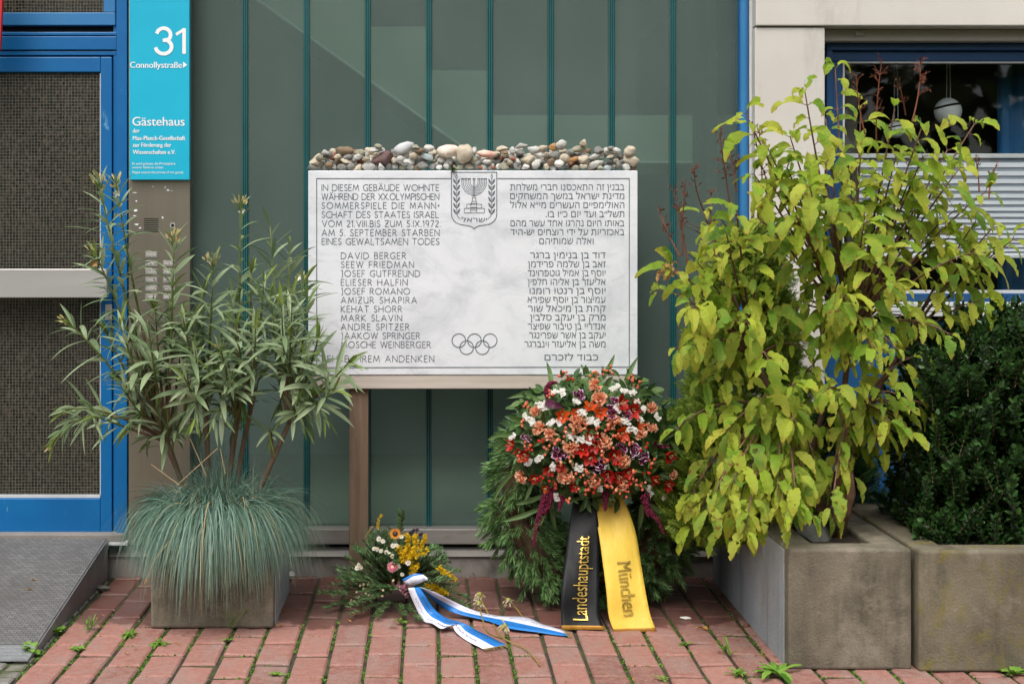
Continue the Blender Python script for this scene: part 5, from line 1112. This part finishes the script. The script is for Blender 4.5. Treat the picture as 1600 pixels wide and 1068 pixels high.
# ------------------------------------------------------------------ the small bouquet with blue and white ribbons
bq = thing('flower_arrangement', 'low arrangement of fir twigs and yellow flowers with blue and white ribbon', 'flower arrangement', (X(620, 5.58), 5.58, 0), 'flowers laid at the memorial')
BZ = 5.62
def B(x, y, e=0.0):
    u, v = 520 + x / BZ, 790 + y / BZ; q = ((u - 620) / 95) ** 2 + ((v - 893) / 72) ** 2
    Y = 5.62 - .13 * math.sqrt(max(0, 1 - q)) - e; p = P(u, v, Y); p.z = max(p.z, .012)
    return p, V((u - 620) / 95, -math.sqrt(max(.1, 1 - q)) - .2, -(v - 893) / 72 * .6 + .5).normalized()
fr_, tg = MB(), MB()
def fir(p, d, L, n, flat=True):
    e = p + d * L; mid = p.lerp(e, .5) + V(0, 0, L * .06); c = [bez(p, mid, e, i / 5) for i in range(6)]; tg.tube(c, .0028, .0015, 5, cap=False)
    s_ = d.cross(V(0, -.3, 1)).normalized(); u_ = s_.cross(d)
    for k in range(n):
        t = rr(.05, 1); q = bez(p, mid, e, t); a = rr(-.6, .6); sg = R.choice((-1, 1)); dd = (d * .7 + s_ * sg * math.cos(a) * .8 + u_ * (math.sin(a) * .6 + .2)).normalized(); fr_.needle(q, dd, rr(.018, .028), .0026)
c0 = V(X(620, 5.6), 5.6, .06)
for i in range(190):
    a = rr(0, 2 * math.pi); el = rr(-.05, 1.35); d = V(math.cos(a) * math.cos(el), math.sin(a) * math.cos(el) * .8 - .15, math.sin(el)).normalized(); L = rr(.14, .24) * (1.0 if el < .4 else .82)
    p = c0 + d * .05
    if (p + d * L).z < .02: d.z = max(d.z, -.05); p.z = .035
    fir(p, d, L, int(L * 560))
for (x0, y0, x1, y1) in ((200, 780, -120, 760), (180, 840, -60, 900), (500, 850, 150, 960), (520, 830, 380, 970), (560, 850, 620, 960), (900, 760, 1200, 880), (850, 720, 1180, 800), (850, 520, 1060, 560), (800, 400, 930, 360), (900, 640, 1060, 650), (600, 200, 605, 50), (350, 350, 330, 230), (640, 860, 760, 1010), (700, 700, 900, 820), (250, 600, 70, 620), (300, 420, 210, 380)):
    a, b = B(x0, y0)[0], P(520 + x1 / BZ, 790 + y1 / BZ, 5.56); b.z = max(b.z, .015)
    if b.z <= .02: b = G(520 + x1 / BZ, min(790 + y1 / BZ, 985), .02)
    d = b - a; fir(a, d.normalized(), d.length, 150)
fr_.build('fir_needles', MT['fir'], bq); tg.build('fir_twigs', MT['twig'], bq)
MT['sun'] = leafm('orange_ray', [hx('#d3800f'), hx('#dd9215'), hx('#c96a0c')], trans=.3); MT['eye'] = leafm('brown_disc', [hx('#2e1a10'), hx('#40271a')], trans=0)
MT['yel'] = leafm('goldenrod', [hx('#dab414'), hx('#e8c722'), hx('#cda614')], trans=.25); MT['pink'] = leafm('pink_straw_petal', [hx('#c2185a'), hx('#d53a72'), hx('#e08aa4')], tip=hx('#e8c7c4'), tlo=.6, tamt=.5, trans=.25)
MT['cream'] = MT['cream']; MT['crm'] = leafm('cream_disc', [hx('#d5b98a'), hx('#e0c9a0')], trans=0); MT['heath'] = leafm('pale_pink_heath', [hx('#b98090'), hx('#c995a2'), hx('#a56f7e')], trans=.2)
MT['mauve'] = leafm('mauve_petal', [hx('#83417a'), hx('#96538c')], trans=.2); MT['lilac'] = leafm('lilac_petal', [hx('#8a86b8'), hx('#a7a3cf')], trans=.25); MT['seed'] = leafm('green_seed_head', [hx('#8a8f3c'), hx('#a3a34c'), hx('#74803a')], trans=.2); MT['pod'] = leafm('cream_pod', [hx('#d2bd92'), hx('#ddcba6')], trans=.1); MT['plum'] = leafm('plum_berry', [hx('#2b1a26'), hx('#3c2431')], trans=0, rough=.35)
def daisy(p, n, r, k, mat, eye, name, wd=.5, er=.34, rows=1):
    mb = MB(); s_, u_ = ortho(n)
    for w_ in range(rows):
        for i in range(k):
            a = 6.283 * i / k + w_ * .2; d = (s_ * math.cos(a) + u_ * math.sin(a) + n * (.15 + .45 * w_)).normalized(); mb.leaf(p, d, n, r * (1 - .2 * w_) * rr(.9, 1.05), r * wd, 'petal', .15, .1, 4)
    mb.ball(p + n * r * .1, r * er, 1, 8, 5, (1, 1, .5), n)
    return mb.build(name, [mat, eye], bq)
def BF(x, y, e=.03): return B(x, y, e)
p, n = BF(548, 245, .05); daisy(p, (n + V(0, -1, 0)).normalized(), .0235, 15, MT['sun'], MT['eye'], 'sunflower', .38, .48)
p, n = BF(525, 535, .05); daisy(p, n, .022, 16, MT['pink'], MT['crm'], 'straw_flower', .45, .38, 2)
for (x, y, r, mt, nm, k) in [(365, 515, .014, 'orlily', 'orange_straw_flower', 30), (830, 482, .010, 'orlily', 'orange_straw_flower', 24), (160, 680, .022, 'mauve', 'mauve_bloom', 60), (655, 530, .013, 'lilac', 'lilac_bloom', 26), (455, 668, .026, 'seed', 'seed_head', 70), (580, 850, .014, 'stat', 'white_bloom', 30), (170, 505, .014, 'heath', 'pink_bloom', 26), (200, 490, .010, 'heath', 'pink_bloom', 20)]:
    carnation(nm, 0, 0, 0, MT[mt], bq, (BF(x, y, .045)[0], BF(x, y)[1]), k).data.materials
def goldenrod(pts, n, spread):
    mb = MB(); c = curve(pts, 20); mb.tube(c, .0015, .001, 4, m=1)
    for i in range(n):
        p = R.choice(c) + rv() * rr(0, spread)
        for k in range(4): mb.leaf(p, rv(), rv(), rr(.005, .0075), .0062, 'round', 0, .2, 2)
    mb.build('goldenrod_sprig', [MT['yel'], MT['stalkgreen']], bq)
gp = lambda *q: [P(520 + x / BZ, 790 + y / BZ, 5.47 + (.03 if y < 420 else 0)) for x, y in q]
for q in (((620, 420), (660, 330), (650, 250)), ((660, 450), (720, 340), (720, 260)), ((680, 460), (770, 350), (820, 265)), ((700, 460), (780, 400), (830, 385)), ((690, 470), (760, 440), (810, 425)), ((610, 480), (600, 410), (575, 365)), ((640, 470), (670, 400), (650, 350)), ((690, 470), (700, 420), (740, 380)), ((740, 520), (715, 570), (695, 640)), ((690, 530), (700, 580), (700, 610)), ((930, 545), (990, 590), (1065, 635)), ((820, 700), (900, 710), (985, 765)), ((850, 700), (920, 740), (990, 760))):
    goldenrod(gp(*q), 120, .012)
goldenrod(gp((395, 190), (400, 130), (430, 80)), 22, .004)
for (x, y) in [(500, 420), (470, 405), (520, 440), (440, 310), (390, 380), (365, 375), (530, 350), (230, 520), (250, 540), (215, 545), (580, 530), (600, 270), (425, 395), (560, 345), (405, 290), (660, 500), (610, 600)]:
    p, n = BF(x, y, .045); daisy(p, (n + rv() * .3).normalized(), rr(.008, .012), 9, MT['stat'], MT['yel'], 'small_daisy', .6)
for i, q in enumerate([(270, 690), (330, 700), (240, 700), (290, 770), (350, 790), (230, 800), (210, 755), (310, 690), (270, 725), (340, 715), (530, 655), (440, 740), (435, 790), (185, 835), (160, 830), (320, 785), (360, 800)]):
    p, n = BF(*q, .05); mb = MB(); mb.ball(p, .0048, 0, 6, 4, (1, 1, 1.4), rv()); mb.tube([p + V(0, .03, -.01), p], .0008, .0008, 4, m=1); mb.build('seed_pod', [MT['pod'], MT['stalkgreen']], bq)
for q in ((590, 700, 640, 790), (650, 660, 640, 720), (690, 650, 720, 670), (610, 720, 660, 745)):
    mb = MB(); a, b = BF(q[0], q[1], .06)[0], BF(q[2], q[3], .06)[0]
    for i in range(16):
        p = a.lerp(b, rr(0, 1)) + rv() * .008
        for k in range(4): mb.leaf(p, rv(), rv(), .007, .006, 'round', 0, .2, 2)
    mb.build('heath_sprig', MT['heath'], bq)
for i, q in enumerate([(710, 215), (740, 210), (680, 235), (735, 255), (780, 245), (765, 250), (695, 225)]):
    p = P(520 + q[0] / BZ, 790 + q[1] / BZ, 5.52); mb = MB(); mb.ball(p, .0068, 0, 8, 6); mb.tube([p, p + V(-.01, .03, -.05)], .0012, .0012, 4, m=1); mb.build('plum_berry', [MT['plum'], MT['stalkgreen']], bq)
mb = MB(); mb.tube([P(570, 840, 5.52), P(582, 822, 5.5)], .0015, .004, 5); mb.ball(P(578, 828, 5.5), .007, 0, 6, 4, (.6, .6, 3.4), P(582, 822, 5.5) - P(570, 840, 5.52)); mb.build('grass_ear', MT['straw'], bq)
# ribbons
MT['ribblue'] = surf('blue_ribbon_satin', hx('#1c6fbe'), hx('#2a7cc8'), 5, .42, bmp=.2, bscale=20, bdist=.01); MT['ribwhite'] = surf('white_ribbon_satin', hx('#d8d8e6'), hx('#e0e0ec'), 5, .45, bmp=.2, bscale=20, bdist=.01)
MT['script'] = surf('dark_script', hx('#39455f'), hx('#445070'), 5, .6, bmp=0); MT['fringe'] = surf('dull_gold_fringe', hx('#7d6c45'), hx('#94835a'), 40, .6, bmp=.2)
CZ = 5.333
def C_(x, y, z): return G(600 + x / CZ, 880 + y / CZ, z)
def two(left, right, flip, par, wave):
    n = 30; a, b = curve(left, n), curve(right, n); mb = MB(); ids = []; gr = []
    for i in range(n + 1):
        row = []
        for j in range(5):
            p = a[i].lerp(b[i], j / 4); p.z = max(.004, p.z + wave * math.sin(i * .7 + j * .9)); row.append(p)
        gr.append(row); ids.append([mb.vert(p, i / n) for p in row])
    for i in range(n):
        for j in range(4): mb.face((ids[i][j], ids[i][j + 1], ids[i + 1][j + 1], ids[i + 1][j]), int((j >= 2) != flip))
    o = mb.build('ribbon', [MT['ribwhite'], MT['ribblue']], par, smooth=True, solid=.001)
    fb = MB(); e = gr[-1]; d = (e[0] - gr[-2][0]).normalized()
    for k in range(60):
        p = e[0].lerp(e[-1], k / 59); fb.tube([p, p + (d + rv() * .4) * .016 + V(0, 0, -.002)], .0011, .0008, 4)
    fb.build('fringe', MT['fringe'], o)
    sb = MB()                                        # the faint handwriting printed along both halves
    for s_ in (.25, .75):
        for (t0, t1) in ((.12, .34), (.40, .58), (.64, .9)):
            m_ = 46; prev = None
            for k in range(m_):
                t = t0 + (t1 - t0) * k / m_; f = t * n; i = int(f); ss = (s_ + .055 * math.sin(k * 2.1) + .03 * math.sin(k * .9 + 1)) * 4; j = min(3, int(ss))
                p = gr[i][j].lerp(gr[i][j + 1], ss - j).lerp(gr[i + 1][j].lerp(gr[i + 1][j + 1], ss - j), f - i) + V(0, -.0012, .0016)
                if prev is not None and R.random() < .86:
                    h = V(0, .0004, .0004); sb.poly([prev - h, p - h, p + h, prev + h])
                prev = p
    sb.build('script', MT['script'], o)
    return o
two([C_(200, 205, .13), C_(235, 300, .085), C_(325, 470, .012), C_(400, 500, .012), C_(480, 540, .018), C_(560, 512, .022), C_(600, 570, .012), C_(700, 645, .006), C_(825, 712, .004)],
    [C_(300, 195, .13), C_(345, 270, .10), C_(420, 380, .045), C_(520, 450, .035), C_(600, 478, .035), C_(690, 505, .028), C_(770, 555, .012), C_(900, 615, .006), C_(1020, 675, .004)], False, bq, .001)
two([C_(300, 196, .13), C_(460, 255, .10), C_(560, 305, .07), C_(720, 378, .03), C_(950, 432, .014), C_(1190, 448, .02), C_(1320, 500, .010), C_(1500, 560, .006)],
    [C_(300, 206, .115), C_(400, 300, .07), C_(480, 360, .04), C_(620, 420, .02), C_(880, 482, .008), C_(1050, 540, .010), C_(1300, 575, .006), C_(1530, 603, .004)], False, bq, .001)
mb = MB(); mb.strip([P(632, 908, 5.42), P(645, 900, 5.40), P(661, 897, 5.41)], [P(640, 917, 5.42), P(655, 911, 5.40), P(668, 904, 5.41)], (0,), 1, 8); mb.strip([P(628, 905, 5.44), P(645, 896, 5.43), P(660, 896, 5.43)], [P(634, 912, 5.44), P(650, 904, 5.43), P(662, 898, 5.43)], (1,), 1, 8); mb.strip([P(661, 897, 5.41), P(668, 902, 5.40)], [P(664, 906, 5.40), P(669, 906, 5.40)], (0,), 1, 4)
mb.build('bow', [MT['ribwhite'], MT['ribblue']], bq, smooth=True, solid=.001)

# ------------------------------------------------------------------ small things on the bricks
MT['wither'] = leafm('withered_white_petal', [hx('#cbbd98'), hx('#d9cfb4'), hx('#a8925f')], trans=.25)
MT['stemdry'] = surf('drying_stem', hx('#7a7440'), hx('#9a8038'), 12, .7, bmp=0)
def dead(label, head, pts):
    mb = MB(); mb.tube(curve(pts, 8), .0022, .0026, 5, m=1)
    for i in range(20):
        d = V(rr(-1, 1), rr(-1, .2), rr(-.9, .5)).normalized(); mb.leaf(head + V(0, 0, .006), d, rv(), rr(.016, .032), .011, 'petal', 1.2, .3, 4, 0, .15)
    mb.ball(head + V(0, 0, .006), .011, 2, 7, 5)
    plain('withered_flower', label, 'flower', mb, [MT['wither'], MT['stemdry'], MT['seed']], 'withered white flowers on the bricks')
dead('upright withered white flower farthest from the ribbon ends', C_(795, 270, .06), [C_(795, 275, .055), C_(880, 440, .006), C_(960, 600, .006)])
dead('withered white flower lying just below the upright one', C_(790, 345, .035), [C_(790, 350, .03), C_(860, 560, .006), C_(990, 620, .006)])
dead('withered white flower closest to the dark pine wreath', C_(1035, 318, .035), [C_(1040, 325, .03), C_(1100, 370, .012), C_(1160, 450, .006), C_(1290, 575, .006)])
dead('withered white flower with a long bent stem at the front', C_(1005, 535, .04), [C_(1005, 540, .035), C_(1000, 625, .012), C_(1150, 690, .006), C_(1240, 770, .006), C_(1300, 850, .005)])
MT['litter'] = leafm('fallen_leaf', [hx('#7a4a22'), hx('#94602e'), hx('#a9823e'), hx('#5e3a20')], trans=.1, rough=.8)
for (u, v, s_, lb) in [(1108, 984, .05, 'curled brown oak leaf on the bricks right of the yellow ribbon'), (742, 898, .045, 'rust brown leaf at the plinth between bouquet and wreath'), (553, 961, .04, 'ochre leaf under the fir twigs of the small bouquet'), (540, 969, .03, 'yellow leaf sliver on the bricks left of the bouquet'), (151, 967, .022, 'tan scrap of leaf between bricks behind the small planter'), (163, 962, .02, 'second tan scrap of leaf, nearer the small planter'), (90, 984, .022, 'dark red leaf beside the weed at the ramp edge'), (1150, 940, .022, 'small orange leaf by the shrub planter'), (283, 1004, .022, 'pale dry leaf on bricks in front of small planter'), (1112, 953, .018, 'tiny yellow leaf on damp bricks right of the wreath')]:
    mb = MB(); a = rr(0, 6); mb.leaf(G(u, v, .006), V(math.cos(a), math.sin(a), .25), V(0, 0, 1), s_, s_ * .45, 'ovate', .5, .4, 6, .15, .15); plain('fallen_leaf', lb, 'leaf', mb, MT['litter'], 'fallen leaves on the ground')
for (x, y, lb) in [(-1.56, 5.55, 'upper tan leaf scrap on the ramp mat'), (-1.55, 5.45, 'lower tan leaf scrap on the ramp mat'), (-1.68, 5.18, 'orange leaf scrap low on the ramp mat')]:
    mb = MB(); mb.leaf(V(x, y, rz(y) + .004), V(1, .2, .1), V(0, 0, 1), .03, .01, 'ovate', .3, .4, 5, .1, .1); plain('fallen_leaf', lb, 'leaf', mb, MT['litter'], 'fallen leaves on the ground')
mb = MB()                                             # crumbs of leaf, needle and petal swept against the wall and the planters
for i in range(420):
    k = R.random()
    if k < .45: x, y = rr(-1.2, 1.15), 6.07 - abs(R.gauss(0, .06))
    elif k < .75: x, y = 1.185 - abs(R.gauss(0, .07)), rr(4.8, 6.05)
    elif k < .85: x, y = -.57 + abs(R.gauss(0, .04)), rr(5.25, 6.0)
    else: x, y = rr(-1.3, 1.2), rr(4.6, 6.0)
    a = rr(0, 6.28); L = rr(.006, .02); mb.leaf(V(x, y, .004), V(math.cos(a), math.sin(a), rr(0, .3)), V(0, 0, 1), L, L * rr(.2, .55), R.choice(['lance', 'round', 'ovate']), rr(0, 1), .3, 3)
tag(mb.build('leaf_litter', MT['litter'], None), kind='stuff')
MT['weed'] = leafm('weed_leaf', [hx('#55802a'), hx('#6d9a36'), hx('#86ac46'), hx('#4a7426')], trans=.35, rough=.55)
def weed(label, u, v, n, L, wd, el=(.15, .7), prof='ovate', serr=.12):
    mb = MB(); c = G(u, v, .004)
    for i in range(n):
        a = rr(0, 6.283); e = rr(*el); mb.leaf(c + V(rr(-.01, .01), rr(-.01, .01), 0), V(math.cos(a) * math.cos(e), math.sin(a) * math.cos(e), math.sin(e)), V(0, 0, 1), L * rr(.6, 1.1), wd * rr(.7, 1.1), prof, rr(.3, 1.2), .15, 8, serr, .05)
    plain('weed', label, 'weed', mb, MT['weed'], 'weeds growing between the bricks')
weed('large bright green dandelion at the front corner of the shrub planter', 1214, 1052, 12, .11, .036)
weed('small weed left of the large dandelion by the planter', 1152, 1052, 16, .05, .016)
weed('grass tuft in the joint behind the dandelion', 1138, 1022, 14, .07, .006, (.7, 1.4), 'lance', 0)
weed('low weed on the bricks right of the yellow ribbon', 1068, 1006, 9, .035, .016)
weed('leafy weed at the bottom right under the mossy planter', 1585, 1052, 10, .075, .03)
weed('leafy weed growing against the lower ramp edge', 84, 988, 10, .055, .03, (.3, 1.1), 'round')
weed('broad weed at the foot of the ramp lip', 46, 1018, 10, .06, .03, (.3, 1.2), 'round')
weed('flat lacy weed left of the small planter', 200, 991, 22, .045, .014, (.05, .5))
weed('lacy weed in front of the small planter corner', 250, 1004, 22, .045, .014, (.05, .5))
weed('grass tuft in the joint between ramp and small planter', 140, 983, 14, .06, .006, (.6, 1.4), 'lance', 0)
weed('thin grass blades sprouting under the small planter front', 361, 982, 7, .11, .006, (1.0, 1.5), 'lance', 0)
weed('small weed in the joint below the thin grass blades', 356, 999, 10, .028, .013)
weed('small weed on the bricks below the white ribbon', 628, 972, 9, .04, .014)
weed('small weed in the joint near the lower left brick', 120, 1014, 10, .03, .015, (.1, .6), 'round')
weed('tiny weed between bricks at the lower edge right of centre', 1036, 1060, 10, .03, .013)
weed('tiny weed between bricks at the left below the planter', 430, 1052, 9, .026, .012, (.1, .6), 'round')

# ------------------------------------------------------------------ behind the window
YL = 6.42
def globe(label, u, v, r):
    t = thing('pendant_lamp', label, 'lamp', P(u, v, YL), 'globe lamps hanging behind the window')
    c = P(u, v, YL); k = r * YL / F; mb = MB(); mb.ball(c, k, 0, 28, 18); mb.build('globe', MT['lamp'], t, smooth=True)
    mb = MB(); ringp = [c + V(k * 1.01 * math.cos(a), k * 1.01 * math.sin(a) * .9, k * (.42 + .22 * math.cos(a))) * 1 for a in [i * 6.283 / 30 for i in range(31)]]; 
    ringp = [c + (q - c).normalized() * k * 1.0 for q in ringp]; mb.tube(ringp, k * .09, n=6); mb.build('band', MT['gap'], t)
    mb = MB(); mb.tube([c + V(-.006, 0, k), c + V(.001, 0, 2.54 - c.z)], .0022, n=5); mb.tube([c + V(.012, 0, k * .95), c + V(.003, 0, 2.54 - c.z)], .0022, n=5); mb.build('cable', MT['white_trim'], t)
globe('frosted globe lamp with dark band hanging behind the upper window', 1481, 174, 21); globe('smaller globe lamp half hidden by the shrub leaves', 1399, 203, 13)
bd = thing('window_blind', 'white striped blind across the middle of the window', 'blind', P(1460, 402, 6.24))
bx0, bx1 = gx0 + .003, 3.5
mb = MB(); mb.box(bx0, bx1, 6.225, 6.245, Z(247, 6.23), Z(240, 6.23)); mb.box(bx0, bx1, 6.225, 6.245, Z(403, 6.23), Z(398, 6.23)); mb.build('rail', MT['white_trim'], bd, bevel=.002)
mb = MB(); v = 248
while v < 397:
    k = (v - 248) / 149; st = 13.5 - 7.5 * k; mb.box(bx0, bx1, 6.234, 6.236, Z(v + st, 6.235), Z(v + st * .46, 6.235)); v += st
mb.build('slats', MT['blind'], bd)
def gauze():
    m, nt, b = newmat('sheer_fabric'); b.inputs['Base Color'].default_value = hx('#a4a9b2'); b.inputs['Roughness'].default_value = .9
    tr = nd(nt, 'ShaderNodeBsdfTransparent'); mx = nd(nt, 'ShaderNodeMixShader'); mx.inputs[0].default_value = .4
    nt.links.new(b.outputs[0], mx.inputs[1]); nt.links.new(tr.outputs[0], mx.inputs[2]); nt.links.new(mx.outputs[0], nt.nodes['Material Output'].inputs['Surface']); return m
mb = MB(); mb.box(bx0, bx1, 6.2375, 6.2395, Z(398, 6.238), Z(247, 6.238)); mb.build('sheer_panel', gauze(), bd)
mb = MB(); mb.strip([(2.60, 6.5, Z(96, 6.5)), (2.60, 6.5, .5)], [(2.95, 6.55, Z(96, 6.5)), (2.95, 6.55, .5)], (0,), 14, 6)
for i, p in enumerate(mb.v): p.y += .02 * math.sin(p.x * 90)
plain('curtain', 'blue curtain at the right side of the dark window', 'curtain', mb, MT['blue_light'], smooth=True, solid=.003)
for k, (x, col, lb) in enumerate([(2.02, '#3f2f2a', 'dark plant pot on the sill behind the window'), (2.18, '#5b3038', 'plum plant pot on the sill behind the window'), (2.36, '#37424a', 'slate plant pot on the sill behind the window')]):
    t = thing('plant_pot', lb, 'pot', (x, 6.4, .92)); mb = MB(); mb.tube([V(x, 6.4, .94), V(x, 6.4, 1.06)], .045, .06, 14); mb.build('pot', surf('pot_%d' % k, hx(col), hx(col), 4, .5, bmp=0), t); mb = MB()
    for i in range(30): mb.leaf(V(x, 6.4, 1.05), (rv() + V(0, 0, .8)).normalized(), rv(), rr(.05, .09), .02, 'lance', 1, .1, 4)
    mb.build('foliage', MT['box'], t)
mb = MB(); mb.box(1.75, 3.5, 6.3, 6.55, .88, .92); part('inner_sill', mb, MT['white_trim'])

# ------------------------------------------------------------------ trees across the path: they close the view the glass and steel reflect
mb = MB(); MT['far'] = leafm('far_tree_leaf', [hx('#2c3a20'), hx('#3e4d28'), hx('#566230'), hx('#6d6a35')], trans=.2)
for i in range(6000):
    x = rr(-14, 14); z = abs(rr(0, 8.5)); y = -9 + rr(-2.2, 2.2); 
    if z > 6.4 + 2.2 * noise.noise(V(x * .35, 0, 5)): continue
    mb.leaf(V(x, y, z), rv(), rv(), rr(.35, .7), rr(.25, .45), 'round', 0, .1, 2)
tag(mb.build('woods', MT['far'], None), kind='stuff')
